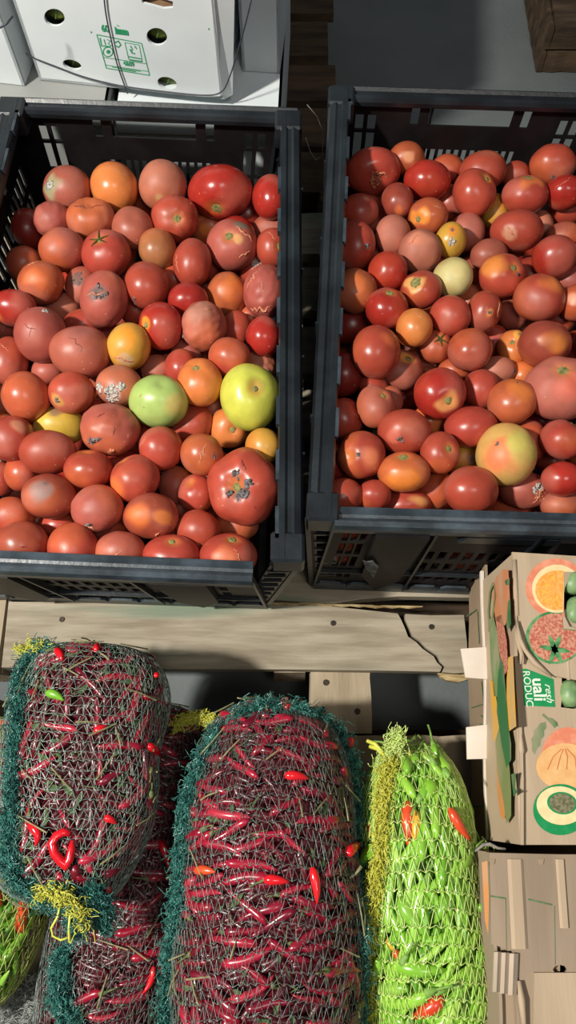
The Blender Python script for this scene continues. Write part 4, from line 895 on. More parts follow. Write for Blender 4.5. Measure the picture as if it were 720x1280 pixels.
for k, (c, r, side, v, vis) in enumerate(FILLS):
    rs = random.Random(900+k); me, stem = tomato_mesh(r, rs.uniform(.88, 1.05), rs.choice(['red', 'deep', 'dull', 'brick', 'red', 'oran']), [], rs, .7)
    o = link('tomato', me, None); o.location = c
    if v < .14: tag(o, 'red tomato pressed against the slotted front wall inside the %s crate' % side, 'tomato', 'tomatoes behind the slots of the %s crate' % side)
    else:
        u_ = c-CAM; d_ = u_.dot(FWD); px_, py_ = 360+F*u_.dot(RIGHT)/d_, 640-F*u_.dot(UP)/d_
        lb = 'buried '+auto_label((px_, py_, 24, 24, 0, 'red', [], None, None), {'left': L, 'right': RT}[side], side); 
        while lb in used_labels: lb = lb.replace('buried ', 'deeply buried ', 1) if 'deeply' not in lb else lb.replace('deeply', 'very deeply', 1)
        used_labels.add(lb); used_labels.add(lb.replace('very deeply ', '').replace('deeply ', '').replace('buried ', '')); tag(o, lb, 'tomato', 'tomatoes buried in the %s crate' % side)
print('tomatoes', len(allT), 'buried', len(FILLS), 'labels', len(used_labels))
exec_marker = 1
#PART2
# ------------------------------------------------------------------ chillies
def chilli_vf(length, rad, bend, taper, sides=7, rings=9, seed=0, tip=.08):
    r = random.Random(seed); pts = []; rads = []
    for i in range(rings):
        t = i/(rings-1); a = bend*(t-.5)
        x = math.sin(a)/bend*length if abs(bend) > 1e-3 else (t-.5)*length
        z = -(1-math.cos(a))/bend*length if abs(bend) > 1e-3 else 0
        pts.append((x, .03*length*math.sin(t*6+seed), z))
        w = min(1, (t+.03)/.16)**.6*(1-taper*t)*(1+.06*math.sin(t*9+seed)); w *= min(1, (1-t)/.22+tip)**.8
        rads.append(max(.04, w)*rad)
    return tube(pts, rads, sides)
def chilli_mesh(nm, m, length, rad, bend, taper, seed, sides=8, rings=10):
    v, f = chilli_vf(length, rad, bend, taper, sides, rings, seed)
    me = mesh(nm, v, f); me.materials.append(m); me.shade_smooth(); return me
def stalk_mesh(m, length, rad, bend, seed):
    r = random.Random(seed); a = -bend*.5
    x = math.sin(a)/bend*length; z = -(1-math.cos(a))/bend*length; d = Vector((-math.cos(a), 0, math.sin(a)*-1*-1)).normalized()
    p = Vector((x, 0, z)); q = p+d*rad*1.2
    v1, f1 = tube([p-d*rad*.5, p-d*rad*.0, q], [rad*.66, rad*.62, rad*.24], 7)
    e = q+d*length*.22+Vector((0, r.uniform(-.3, .3)*length*.2, r.uniform(0, .25)*length*.2))
    v2, f2 = tube([q-d*rad*.4, q.lerp(e, .5)+Vector((0, r.uniform(-.001, .001), .0006)), e], [rad*.24, rad*.17, rad*.2], 5)
    v, f = merge([(v1, f1), (v2, f2)]); me = mesh('stalk', v, f); me.materials.append(m); me.shade_smooth(); return me
def make_bag(label, c, half, rot, p=3., sq=.85, tilt=0., lump=.03, seed=0, taper=0.):
    t = empty('mesh_bag', label, 'mesh bag', (0, 0, 0), 'net bags of chillies')
    rs = random.Random(seed); ks = [(rs.uniform(1, 3), rs.uniform(2, 5), rs.uniform(0, 6)) for _ in range(5)]
    MT = Matrix.Translation(c) @ Matrix.Rotation(rot, 4, 'Z') @ Matrix.Rotation(tilt, 4, 'X')
    M3 = np.array(MT.to_3x3()); cc = np.array(c)
    tt_ = np.linspace(-math.pi/2, math.pi/2, 400); SY = np.sign(np.sin(tt_))*np.abs(np.sin(tt_))**(2/p); SR = np.abs(np.cos(tt_))**(2/p); SR[0] = SR[-1] = 0
    dl_ = np.hypot(np.diff(SY)*half[1], np.diff(SR)*(half[0]+half[2])/2); SA = np.concatenate([[0], np.cumsum(dl_)]); SA = SA/SA[-1]*2-1
    def surf(v, u, inset=0.):
        v = np.asarray(v, float); u = np.asarray(u, float)
        # v in (-1, 1): equal steps along the sack's profile
        yy = np.interp(v, SA, SY); r = np.interp(v, SA, SR)*(1+taper*yy)
        cu, su = np.cos(u), np.sin(u)
        lumpv = 1+lump*sum(np.sin(k1*u+ph)*np.cos(k2*yy*1.5+ph) for k1, k2, ph in [(round(k[0]), k[1], k[2]) for k in ks])/1.6
        X = (half[0]*lumpv-inset)*r*np.sign(cu)*np.abs(cu)**sq; Z = (half[2]*lumpv-inset)*r*np.sign(su)*np.abs(su)**sq; Y = (half[1]-inset)*yy*np.ones_like(u)
        P = np.stack([X, Y, Z], -1); return P@M3.T+cc
    def frame(v, u, inset):
        P = surf(v, u, inset); e = .01; a = surf(v, u+e, inset)-surf(v, u-e, inset); b = surf(v+e, u, inset)-surf(v-e, u, inset)
        a = Vector(a).normalized(); b = Vector(b).normalized(); n = a.cross(b).normalized()
        if n.dot(Vector(P)-Vector(c)) < 0: n = -n
        return Vector(P), a, n
    G = surf(np.repeat(np.linspace(-1, 1, 60), 72), np.tile(np.linspace(0, 2*math.pi, 72, endpoint=False), 60)).tolist()
    BAGS[t.name] = BVHTree.FromPolygons(G, [(i*72+j, i*72+(j+1) % 72, (i+1)*72+(j+1) % 72, (i+1)*72+j) for i in range(59) for j in range(72)])
    return t, surf, frame
BAGS = {}
def onbag(t, px, py, lift=.002):
    """the point of a bag's skin met by the sight line, or the nearest skin point beside it"""
    tr = BAGS[t.name]; d = ray(px, py).normalized(); h = tr.ray_cast(CAM, d)
    if h[0] is None:
        m_ = tr.find_nearest(CAM+d*.9); best = None
        for k in range(60):
            q = CAM+d*(.7+k*.008); m_ = tr.find_nearest(q)
            if best is None or m_[3] < best[1]: best = (q, m_[3])
        return best[0]
    n = h[1] if h[1].dot(d) < 0 else -h[1]
    return h[0]+n*lift
def netting(t, surf, rows, cells, r, m, name='netting', v0=-.97, v1=.97, jit=.12, seed=0, chain=.5, slack=.0, u0=0, u1=2*math.pi, lab=None):
    rs = np.random.RandomState(seed); vs = np.linspace(v0, v1, rows); du = (u1-u0)/cells
    A = []; Bq = []
    wob = rs.normal(0, .35*(v1-v0)/rows, (rows, 7)); ph = rs.uniform(0, 6.28, (rows, 7))
    us = u0+np.arange(cells*2+1)*du/2
    rowv = []
    for i in range(rows):
        v = vs[i]+sum(wob[0, k]*np.sin((k+1)*us+ph[0, k])*.8+wob[i, k]*np.sin((k+1)*us+ph[i, k])*.12 for k in range(4))
        rowv.append(np.clip(v, -.985, .985))
    uj = [us+rs.normal(0, jit*du/2, len(us)) for _ in range(rows)]
    lift = [-np.abs(rs.normal(0, slack, len(us))) for _ in range(rows)]
    for i in range(rows):
        # knitted row: a shallow wave
        vv = rowv[i]+((np.arange(len(us)) % 2)*2-1)*.10*(v1-v0)/rows
        P = surf(vv, uj[i]); A.append(P[:-1]); Bq.append(P[1:])
        if i < rows-1:
            vn = rowv[i+1]-((np.arange(len(us)) % 2)*2-1)*.10*(v1-v0)/rows
            Pn = surf(vn, uj[i+1])
            # zigzag between the rows
            lo = P[0:-1:2]; hi = Pn[1::2]; A.append(P[0:-2:2]); Bq.append(Pn[1:-1:2] if len(Pn[1:-1:2]) == len(P[0:-2:2]) else Pn[1::2])
            A.append(Pn[1::2]); Bq.append(P[2::2])
    me = segs_mesh(name, np.concatenate(A), np.concatenate(Bq), r); me.materials.append(m)
    o = link(name, me, None, t); o['kind'] = 'stuff'
    if lab: o['label'] = lab
    return o
def bunched(name, t, path, width, n, r, m, seed=0, seglen=.012, flat_=.4, lab=None):
    """gathered net: a dense tangle of crinkled threads following a path"""
    rs = np.random.RandomState(seed); P = np.array([tuple(p) for p in path]); k = len(P)-1
    s = rs.uniform(0, k*.999, n); i = s.astype(int); f = (s-i)[:, None]; base = P[i]*(1-f)+P[i+1]*f; d = P[i+1]-P[i]; d /= np.linalg.norm(d, axis=1, keepdims=True)
    w = np.interp(s, range(len(width)), width)[:, None] if hasattr(width, '__len__') else width
    off = rs.normal(0, .45, (n, 3))*w; off[:, 2] *= flat_
    q = base+off; A = []; Bq = []
    n_ = n
    for _ in range(5):
        st = d*seglen*rs.uniform(.0, .7, (n, 1))*np.sign(rs.uniform(-1, 1.6, (n, 1)))+rs.normal(0, .42, (n, 3))*seglen; A.append(q); q = q+st; Bq.append(q)
    me = segs_mesh(name, np.concatenate(A), np.concatenate(Bq), r); me.materials.append(m)
    o = link(name, me, None, t); o['kind'] = 'stuff'
    if lab: o['label'] = lab
    return o
def scatter(frame, n_try, mind, inset, ulo, uhi, vlo, vhi, seed, ang, angj, length, keep=9999, tang=None, aspect=.28):
    rs = random.Random(seed); out = []
    for _ in range(n_try):
        v = rs.uniform(vlo, vhi); u = rs.uniform(ulo, uhi)
        P, a, n = frame(v, u, inset); g = (ang(u, v) if callable(ang) else ang)+rs.gauss(0, angj)
        d = Matrix.Rotation(g, 3, n) @ a; s = n.cross(d); ok = True
        for (P2, d2, n2, l2) in out:
            q = P2-P
            if q.length > length: continue
            # anisotropic spacing: long along the pod, tight across
            x = q.dot(d); y = q.dot(s)
            if (x/(mind*1.0))**2+(y/(mind*aspect))**2 < 1: ok = False; break
        if ok: out.append((P, d, n, rs.uniform(.8, 1.15)))
        if len(out) >= keep: break
    return out
def pose(P, d, n, s=1., roll=0.):
    y = n.cross(d).normalized(); mt = Matrix((( *(d*s), 0), (*(y*s), 0), (*(n*s), 0), (0, 0, 0, 1))).transposed(); mt.translation = P; return mt
def filler(nm, frame, n, inset, ulo, uhi, vlo, vhi, seed, ang, angj, length, rad, bend, taper, m, t, kids=6):
    rs = random.Random(seed); base = [chilli_vf(length, rad, bend*rs.uniform(.4, 1.4), taper, 5, 6, k) for k in range(kids)]
    Bs = [(np.array([tuple(q) for q in v]), f) for v, f in base]; V = []; Fs = []; off = 0
    for _ in range(n):
        P, a, nn = frame(rs.uniform(vlo, vhi), rs.uniform(ulo, uhi), inset+rs.uniform(0, .008)); g = (ang if not callable(ang) else 0)+rs.gauss(0, angj)
        d = Matrix.Rotation(g, 3, nn) @ a; mt = np.array(pose(P, d, nn, rs.uniform(.8, 1.15))); bv, bf = rs.choice(Bs)
        V.append(bv@mt[:3, :3].T+mt[:3, 3]); Fs += [tuple(i+off for i in q) for q in bf]; off += len(bv)
    me = bpy.data.meshes.new(nm); me.from_pydata(np.concatenate(V).tolist(), [], Fs); me.update(); me.shade_smooth(); me.materials.append(m)
    o = link(nm, me, None, t); o['kind'] = 'stuff'; return o
RM = [chilli_mesh('red_chilli', M['red_chilli'], .046, .0050*k1, b, .45, i) for i, (k1, b) in enumerate(((1, .5), (.9, .8), (1.1, .3), (.85, 1.1), (1.0, -.4), (.95, .65)))]
RS = [stalk_mesh(M['stalk'], .046, .0048, b, i) for i, b in enumerate((.5, .8, .3, 1.1, -.4, .65))]
GM = [chilli_mesh('green_chilli', M['green_chilli'], .078, .0062*k1, b, .5, i+20) for i, (k1, b) in enumerate(((1, .3), (.9, .5), (1.1, .2), (1.2, .6), (.95, -.3)))]
GS = [stalk_mesh(M['stalk_green'], .074, .0066, b, i+9) for i, b in enumerate((.3, .5, .2, .6, -.3))]
BOX = {'red chillies in the middle bag': (215, 882, 450, 1280), 'red chillies in the low bag': (60, 905, 250, 1280), 'red chillies in the left bag': (5, 803, 200, 1140),
       'green chillies in the lime bag': (447, 940, 608, 1280), 'green chillies in the far left bag': (0, 1100, 60, 1245), 'orange chillies in the far left bag': (0, 1100, 60, 1245)}
GX = [chilli_mesh('green_chilli', M['green_chilli'], .074, .0062*k1, b, .5, i+40) for i, (k1, b) in enumerate(((1, .95), (.9, 1.1), (1.1, 1.0), (1.15, 1.2), (.95, .9)))]
GXS = [stalk_mesh(M['stalk_green'], .074, .0062, b, i+49) for i, b in enumerate((.95, 1.1, 1.0, 1.2, .9))]
def put(kind, meshes, stalks, spots, label, group, cat='chilli', stalk_p=.35, seed=0):
    rs = random.Random(seed)
    for P, d, n, s in spots:
        across = kind == 'green_chilli' and abs(d.x) > .6*math.hypot(d.x, d.y)
        k = rs.randrange(len(meshes)); o = bpy.data.objects.new(kind, (GX if across else meshes)[k]); C.objects.link(o)
        if rs.random() < .5: d = -d
        tw = Matrix.Rotation(rs.uniform(-.9, .9)*(.2 if across else .5 if kind == 'green_chilli' else 1), 3, d); nn = tw @ n
        o.matrix_world = pose(P, d, nn, s)
        q_ = P-CAM; dd = q_.dot(FWD); cx_, cy_ = 360+F*q_.dot(RIGHT)/dd, 640-F*q_.dot(UP)/dd; b_ = BOX[group]; fx, fy = (cx_-b_[0])/(b_[2]-b_[0]), (cy_-b_[1])/(b_[3]-b_[1])
        lv = abs(d.x)/max(1e-6, math.hypot(d.x, d.y)); ow = 'lying level' if lv > .93 else 'slanting' if lv > .5 else 'pointing up and down'
        zn = ('top', 'upper', 'middle', 'lower', 'bottom')[max(0, min(4, int(fy*5)))]+' '+('left', 'centre', 'right')[max(0, min(2, int(fx*3)))]
        tag(o, label+f', {ow}, {zn} of it', cat, group+', '+zn)
        if rs.random() < stalk_p:
            q = bpy.data.objects.new('stalk', (GXS if across else stalks)[k]); C.objects.link(q); q.parent = o
def special(kind, pts, rads, m, label, stalk=None, sm=None, cat='chilli', group=None, sides=9):
    v, f = tube(pts, rads, sides); o = link(kind, mesh(kind, v, f), m, None, True); tag(o, label, cat, group)
    if stalk:
        v, f = tube(stalk, [rads[0]*.9, rads[0]*.5]+[.0009]*(len(stalk)-2), 6); link('stalk', mesh('stalk', v, f), sm or M['stalk'], o, True)
    return o
def pod(a, b, r, z, z2=None, n=7, sag=.1, up=.0):
    a = at(a[0], a[1], z); b = at(b[0], b[1], z if z2 is None else z2); s = (b-a).cross(Vector((0, 0, 1))).normalized()*(b-a).length*sag
    pts = [a.lerp(b, i/(n-1))+s*math.sin(math.pi*i/(n-1))+Vector((0, 0, up*math.sin(math.pi*i/(n-1)))) for i in range(n)]
    return pts, [r*x for x in ([.55, .95, 1, .95, .8, .55, .15] if n == 7 else [.6]*n)]
def twigs(name, frame, n, seed, vlo, vhi, ulo, uhi, t, inset=-.001, L_=.03):
    rs = random.Random(seed)
    for k in range(n):
        P, a, nn = frame(rs.uniform(vlo, vhi), rs.uniform(ulo, uhi), inset); d = Matrix.Rotation(rs.uniform(0, 3.14), 3, nn) @ a; l = L_*rs.uniform(.5, 1.2)
        v, f = tube([P-d*l*.5, P+nn*.0025, P+d*l*.5+nn*rs.uniform(0, .006)], [.0006, .0008, .0009], 5)
        link('dry_stalk', mesh('dry_stalk', v, f), M['twig'], t)
HP = math.pi/2
# middle large bag
bagM, sM, fM = make_bag('large net bag of dark red chillies with teal seam, middle of front row', Vector((-.020, -.085, .25)), (.098, .200, .106), 0.0, 3.0, .9, 0, .025, 1, -.05)
filler('packed_red_chillies', fM, 2300, .008, .0, math.pi, -.93, .93, 1, 0, .5, .046, .0050, .5, .45, M['red_fill_shaded'], bagM)
filler('packed_red_chillies', fM, 600, .008, math.pi, 2*math.pi, -.9, .9, 2, 0, .6, .046, .0050, .5, .45, M['red_fill_shaded'], bagM)
sp_ = scatter(fM, 6000, .030, .0048, .06, math.pi-.06, -.55, .90, 3, 0, .42, .05, keep=168, aspect=.26)
put('red_chilli', RM, RS, sp_, 'dark red chilli in the large middle bag', 'red chillies in the middle bag', seed=1, stalk_p=.2)
netting(bagM, sM, 42, 92, .0003, M['net_dark'], seed=4, jit=.45)
# bag behind, leaning between the left and the middle one
bagB, sB, fB = make_bag('net bag of red chillies leaning low between left and middle bags', Vector((-.182, -.085, .180)), (.077, .208, .060), math.radians(-9), 3.0, .9, 0, .03, 2)
filler('packed_red_chillies', fB, 1500, .008, .0, math.pi, -.93, .93, 4, 0, .5, .048, .0052, .5, .45, M['red_fill_shaded'], bagB)
filler('packed_red_chillies', fB, 500, .008, math.pi, 2*math.pi, -.9, .9, 5, 0, .6, .046, .0050, .5, .45, M['red_fill_shaded'], bagB)
sp_ = scatter(fB, 2500, .031, .0048, .05, 1.75, -.62, .93, 6, .12, .3, .05, keep=48, aspect=.27)
put('red_chilli', RM, RS, sp_, 'crimson chilli in the low bag', 'red chillies in the low bag', seed=2)
netting(bagB, sB, 38, 72, .0003, M['net_dark'], seed=5, jit=.45)
# left bag, lying on top
bagL, sL, fL = make_bag('bulky net bag of red chillies on top at left, yellow tied mouth', Vector((-.219, .040, .290)), (.083, .130, .064), math.radians(-4), 3.6, .85, math.radians(-2), .03, 3, .07)
filler('packed_red_chillies', fL, 1700, .008, .0, math.pi, -.93, .93, 7, 0, 1.2, .040, .0046, .6, .45, M['red_fill_shaded'], bagL)
filler('packed_red_chillies', fL, 600, .008, math.pi, 2*math.pi, -.9, .9, 8, 0, 1.2, .040, .0046, .6, .45, M['red_fill_shaded'], bagL)
sp_ = scatter(fL, 3000, .028, .0046, .05, math.pi-.05, -.8, .9, 9, .3, 1.1, .05, keep=78, aspect=.34)
put('red_chilli', RM, RS, sp_, 'maroon chilli in the left bag', 'red chillies in the left bag', seed=3, stalk_p=.25)
netting(bagL, sL, 40, 80, .00032, M['net_grey'], seed=6, jit=.5)
# green chilli bag
bagG, sG, fG = make_bag('lime net bag of fresh green chillies beside the brown cartons', Vector((.1415, -.105, .235)), (.0675, .176, .079), math.radians(1.5), 2.8, .9, 0, .02, 4)
filler('packed_green_chillies', fG, 700, .014, .0, math.pi, -.93, .93, 10, HP, .45, .074, .0066, .3, .5, M['green_fill_shaded'], bagG)
filler('packed_green_chillies', fG, 300, .014, math.pi, 2*math.pi, -.9, .9, 11, HP, .45, .074, .0066, .3, .5, M['green_fill_shaded'], bagG)
def angG(u, v): return HP+(.0 if v > -.05 else -.9 if v > -.2 else -1.15)
sp_ = scatter(fG, 9000, .050, .0074, .05, math.pi-.05, -.62, .88, 12, angG, .3, .075, keep=150, aspect=.17)
put('green_chilli', GM, GS, sp_, 'green chilli in the lime bag', 'green chillies in the lime bag', seed=4, stalk_p=.6)
netting(bagG, sG, 28, 54, .00037, M['net_lime'], seed=7, jit=.12)
# far left bag, mixed green and orange
bagO, sO, fO = make_bag('olive net bag of mixed green and orange chillies at far left', Vector((-.352, -.05, .20)), (.088, .152, .072), math.radians(-3), 3.4, .9, 0, .03, 5)
filler('packed_green_chillies', fO, 300, .013, .0, math.pi, -.93, .93, 13, HP, .6, .07, .0075, .3, .5, M['green_fill_shaded'], bagO)
sp_ = scatter(fO, 1500, .042, .0075, .0, 1.7, -.9, .9, 14, HP, .5, .075, keep=30, aspect=.3)
put('green_chilli', GM, GS, sp_[::2], 'green chilli in the far left bag', 'green chillies in the far left bag', seed=5)
OM = [chilli_mesh('orange_chilli', M['orange_red'], .07, .009, .3, .45, 31), chilli_mesh('orange_chilli', M['orange_red'], .06, .010, .5, .4, 32)]
put('orange_chilli', OM, GS, sp_[1::2], 'orange-red chilli in the far left bag', 'orange chillies in the far left bag', seed=6, stalk_p=0)
netting(bagO, sO, 26, 44, .0005, M['net_olive'], seed=8, jit=.12)

# gathered seams, tied mouths and loose stalks
def path(t, pts, lift=.002): return [onbag(t, x, y, lift) for x, y in pts]
bunched('gathered_net_seam', bagM, path(bagM, ((272, 912), (248, 960), (234, 1010), (228, 1070), (222, 1140), (214, 1200), (205, 1300)), .0005), [.002, .0035, .0045, .0045, .005, .007, .009], 3000, .0004, M['net_teal'], 1, seglen=.006, lab='teal gathered seam down the left edge')
bunched('gathered_net_seam', bagM, path(bagM, ((290, 896), (330, 884), (380, 888), (425, 912), (445, 960), (450, 1060), (452, 1180), (453, 1290))), [.003, .003, .003, .002, .002, .0025, .003, .003], 1500, .00035, M['net_teal'], 2, seglen=.006, lab='thin teal net gather on the right edge')
bunched('gathered_net_seam', bagL, path(bagL, ((62, 808), (40, 822), (28, 850), (22, 900), (18, 960), (14, 1020), (12, 1070), (24, 1100), (60, 1122), (92, 1128))), [.003, .007, .007, .004, .003, .0035, .005, .006, .006, .004], 3300, .0004, M['net_teal'], 3, seglen=.006, lab='teal crumpled gather round the left edge')
bunched('net_mouth', bagL, [onbag(bagL, 70, 1108, .004), onbag(bagL, 92, 1122, .006), at(96, 1140, .335), at(97, 1160, .325)], [.005, .007, .007, .004], 1300, .0004, M['net_teal'], 4, seglen=.006, lab='gathered teal mouth of the bag')
bunched('tie', bagL, [onbag(bagL, 52, 1112, .006), onbag(bagL, 70, 1108, .009), onbag(bagL, 84, 1112, .010), at(98, 1134, .347), at(101, 1156, .337)], [.0014, .0028, .003, .0025, .002], 420, .00045, M['net_yellow'], 5, seglen=.005, lab='frayed bright yellow tie')
v, f = tube([at(76, 1128, .345), at(72, 1146, .345), at(64, 1160, .343), at(66, 1170, .34), at(76, 1175, .34), at(85, 1172, .34)], .0011, 6); link('tie_loop', mesh('tie_loop', v, f), M['net_yellow'], bagL, True)
v, f = tube([at(88, 1138, .345), at(86, 1162, .342), at(87, 1178, .34)], .0012, 6); link('tie_end', mesh('tie_end', v, f), M['net_yellow'], bagL, True)
bunched('tie', bagL, path(bagL, ((22, 812), (38, 808), (54, 812)), .006), .0018, 130, .0004, M['net_yellow'], 6, seglen=.005, lab='yellow frayed threads at the top corner')
bunched('net_flap', bagL, [onbag(bagL, 112, 1112, .004), at(126, 1130, .325), at(130, 1156, .31)], [.005, .007, .005], 1100, .0004, M['net_teal'], 7, seglen=.006, lab='loose teal net flap beside the mouth')
bunched('net_mouth', bagB, [at(220, 908, .235), at(230, 900, .245), at(250, 897, .25), at(270, 901, .25), at(284, 912, .245)], [.001, .002, .0024, .0024, .002], 520, .0004, M['net_yellow'], 8, seglen=.005, flat_=1, lab='arched yellow-green strip closing the bag top')
bunched('gathered_net_seam', bagB, path(bagB, ((80, 1190), (74, 1240), (95, 1290))), [.006, .007, .008], 1500, .0004, M['net_teal'], 10, seglen=.006)
bunched('net_mouth', bagG, [onbag(bagG, 480, 960), onbag(bagG, 488, 944, .004), at(494, 932, .295), at(498, 922, .30)], [.004, .003, .0025, .001], 420, .00042, M['net_lime'], 11, seglen=.006, flat_=1, lab='knotted top of the lime net')
bunched('gathered_net_seam', bagG, path(bagG, ((490, 950), (483, 975), (479, 1020), (476, 1075), (470, 1120), (466, 1180), (468, 1290)), .0015), [.0018, .002, .002, .0022, .003, .004, .003], 1900, .00042, M['net_yellow'], 12, seglen=.006, lab='yellow gathered seam down the left side')
bunched('net_fringe', bagG, path(bagG, ((602, 1050), (608, 1130), (610, 1240))), [.0015, .002, .002], 160, .00035, M['net_lime'], 13, seglen=.006)
for a, b, c_ in (((459, 926), (469, 930), (478, 940)), ((462, 933), (472, 936), (480, 944)), ((512, 952), (514, 946), (511, 938))):
    v, f = tube([at(*a, .27), at(*b, .275), at(*c_, .28)], [.0022, .0024, .0018], 6); link('tie_end', mesh('tie_end', v, f), M['net_yellow'], bagG, True)
twigs('s', fL, 34, 1, -.85, .9, .15, 2.95, bagL, L_=.034); twigs('s', fM, 30, 2, -.5, .92, .2, 2.9, bagM, L_=.03); twigs('s', fB, 12, 3, -.4, .9, .2, 1.7, bagB)
for nm, fr, n, sd, t in (('leaf_litter', fM, 260, 1, bagM), ('leaf_litter', fL, 260, 2, bagL), ('leaf_litter', fB, 90, 3, bagB)):
    rs = random.Random(sd); parts = []
    for _ in range(n):
        P, a, nn = fr(rs.uniform(-.9, .92), rs.uniform(.1, 3.04), rs.uniform(.002, .006)); d = Matrix.Rotation(rs.uniform(0, 3.14), 3, nn) @ a; s = nn.cross(d); l = rs.uniform(.004, .011)
        if rs.random() < .5: parts.append(([P-d*l, P+s*l*.35+nn*.001, P+d*l, P-s*l*.35+nn*.001], [(0, 1, 2, 3)]))
        else: parts.append(tube([P-d*l, P+nn*.001, P+d*l], [.0005, .0008, .0005], 4))
    v, f = merge(parts); o = link(nm, mesh(nm, v, f), M['leafbit'], t); o['kind'] = 'stuff'
# white net scrap at the lower left corner
wn = empty('net_scrap', 'crumpled whitish net scrap at the lower left corner', 'net', (0, 0, 0))
bunched('netting', wn, [at(-20, 1290, .14), at(10, 1268, .15), at(40, 1250, .16), at(66, 1240, .17)], [.012, .010, .007, .004], 900, .00035, M['net_white'], 20)

# chillies that poke out and can be told apart
BR = M['bright_red']
def sc(label, a, b, r, z, z2=None, sag=.1, m=None, kind='red_chilli', st=None, n=7, up=0.):
    bg = bagG if ('green bag' in label and 'beside the green bag' not in label) else bagL if 'left bag' in label else bagB if 'low bag' in label else bagM
    r = min(r, .0044 if math.dist(a, b) < 20 else .0048 if 'green bag' not in label else r); rd = [r*x for x in [.5, .95, 1, .92, .75, .48, .12]]; dx, dy = b[0]-a[0], b[1]-a[1]; pts = []
    for i in range(7):
        k_ = math.sin(math.pi*i/6)*sag; pts.append(onbag(bg, a[0]+dx*i/6+dy*k_, a[1]+dy*i/6-dx*k_, (-.006 if bg is bagG and 'escaping' not in label and 'pok' not in label and 'pierc' not in label else .0005)))
    s_ = None
    if st: e = onbag(bg, st[0], st[1], .002); s_ = [pts[0]+(pts[1]-pts[0])*.3, pts[0]-(pts[1]-pts[0])*.15, pts[0].lerp(e, .6), e]
    return special(kind, pts, rd, m or BR, label, s_, M['stalk_green'] if kind == 'green_chilli' else None)
pts = [onbag(bagL, *q, .003) for q in ((89, 1042), (80, 1040), (71, 1045), (66, 1054), (69, 1066), (76, 1075), (83, 1082), (87, 1074), (90, 1060), (91, 1050))]
special('red_chilli', pts, [.003, .004, .0044, .0045, .0045, .0046, .0046, .0044, .0038, .0018], BR, 'bright red curled chilli poking through the front of the left bag')
sc('bright red chilli lying loose on the upper left of the left bag', (70, 812), (78, 826), .0052, .385)
sc('bright red chilli tilted in the centre of the left bag', (118, 916), (134, 907), .0046, .401, sag=.05)
sc('bright red pointed chilli leaning out of the left bag, right side', (184, 932), (200, 946), .005, .36)
sc('small red chilli tip below the curled one on the left bag, left', (111, 1118), (121, 1114), .0062, .345)
sc('small red chilli tip below the curled one on the left bag, right', (133, 1122), (137, 1107), .0055, .345)
sc('yellow-green chilli caught under the net on top of the left bag', (58, 866), (80, 876), .0062, .393, m=M['green_chilli'], kind='green_chilli')
sc('hooked red chilli at lower left of the left bag', (36, 1030), (44, 1058), .0045, .398, sag=.25)
sc('red chilli standing against the top edge of the left bag', (120, 814), (124, 804), .0036, .37)
sc('red chilli lying near the lower right of the left bag', (130, 1022), (146, 1030), .0038, .398)
sc('tiny pink-red chilli on the top right edge of the left bag', (193, 846), (200, 842), .003, .33)
sc('long bright red chilli hanging over the low bag', (200, 1052), (212, 1096), .0054, .292, sag=.08)
sc('red chilli emerging at the top of the low bag', (249, 929), (264, 932), .0045, .275)
sc('thin bright red chilli at the bottom of the low bag', (192, 1208), (178, 1242), .0036, .287)
sc('cluster-end red chilli crowning the top of the middle bag', (352, 884), (360, 872), .0052, .30)
sc('second red chilli crowning the middle bag, pointing right', (357, 886), (366, 879), .005, .302)
sc('bright red chilli loose beside the upper right of the middle bag', (438, 922), (438, 938), .0058, .27, sag=0)
sc('orange-red pointed chilli beside the green bag, off the middle bag', (434, 1068), (452, 1054), .0055, .29)
sc('bright red chilli lying across the middle bag above its centre', (330, 1100), (362, 1103), .0052, .363, sag=.05, st=(312, 1108))
sc('bright red chilli standing upright right of centre on the middle bag', (390, 1084), (396, 1130), .0052, .36, sag=.04)
sc('amber-brown chilli at the left of the middle bag', (244, 1088), (270, 1090), .006, .345, m=M['orange_red'], sag=.05)
sc('scarlet chilli in the upper middle bag near its top', (356, 970), (386, 974), .0052, .351, sag=.08)
sc('long red chilli lying upright in the centre of the green bag', (510, 1000), (508, 1056), .0072, .317, sag=.0, m=M['orange_red'])
sc('amber chilli tip beside the long red one in the green bag', (521, 1012), (519, 1056), .0056, .314, sag=.0, m=M['amber'], kind='amber_chilli')
sc('red chilli piercing the right edge of the green bag', (562, 1010), (589, 1052), .0055, .293, .28, sag=-.05, m=M['orange_red'])
sc('pink-red chilli lying slanted low in the green bag', (555, 1248), (512, 1276), .0075, .316, sag=.06, m=M['orange_red'])
sc('orange chilli at the left edge of the green bag near its foot', (488, 1190), (493, 1202), .006, .312, m=M['orange_red'])
sc('amber chilli tip beside the orange one in the green bag', (479, 1176), (486, 1190), .0055, .312, m=M['amber'], kind='amber_chilli')
sc('dark red chilli hanging off the upper left of the green bag', (455, 1030), (458, 1046), .006, .27, m=M['orange_red'])
sc('red chilli poking left out of the green bag, lower down', (459, 1146), (459, 1170), .0052, .27, m=M['orange_red'])
sc('green chilli escaping the left edge of the green bag, stalk outward', (474, 1058), (450, 1086), .0075, .318, .31, sag=-.1, m=M['green_chilli'], kind='green_chilli')
v, f = tube([at(452, 1083, .313), at(444, 1093, .312), at(437, 1098, .311)], [.002, .0012, .0014], 6)
link('stalk', mesh('stalk', v, f), M['twig'], bpy.data.objects[[o.name for o in bpy.data.objects if o.get('label', '').startswith('green chilli escaping')][0]], True)
sc('broad green chilli at the top of the green bag, stalk end up', (543, 973), (524, 1000), .0088, .316, sag=.08, m=M['green_chilli'], kind='green_chilli')
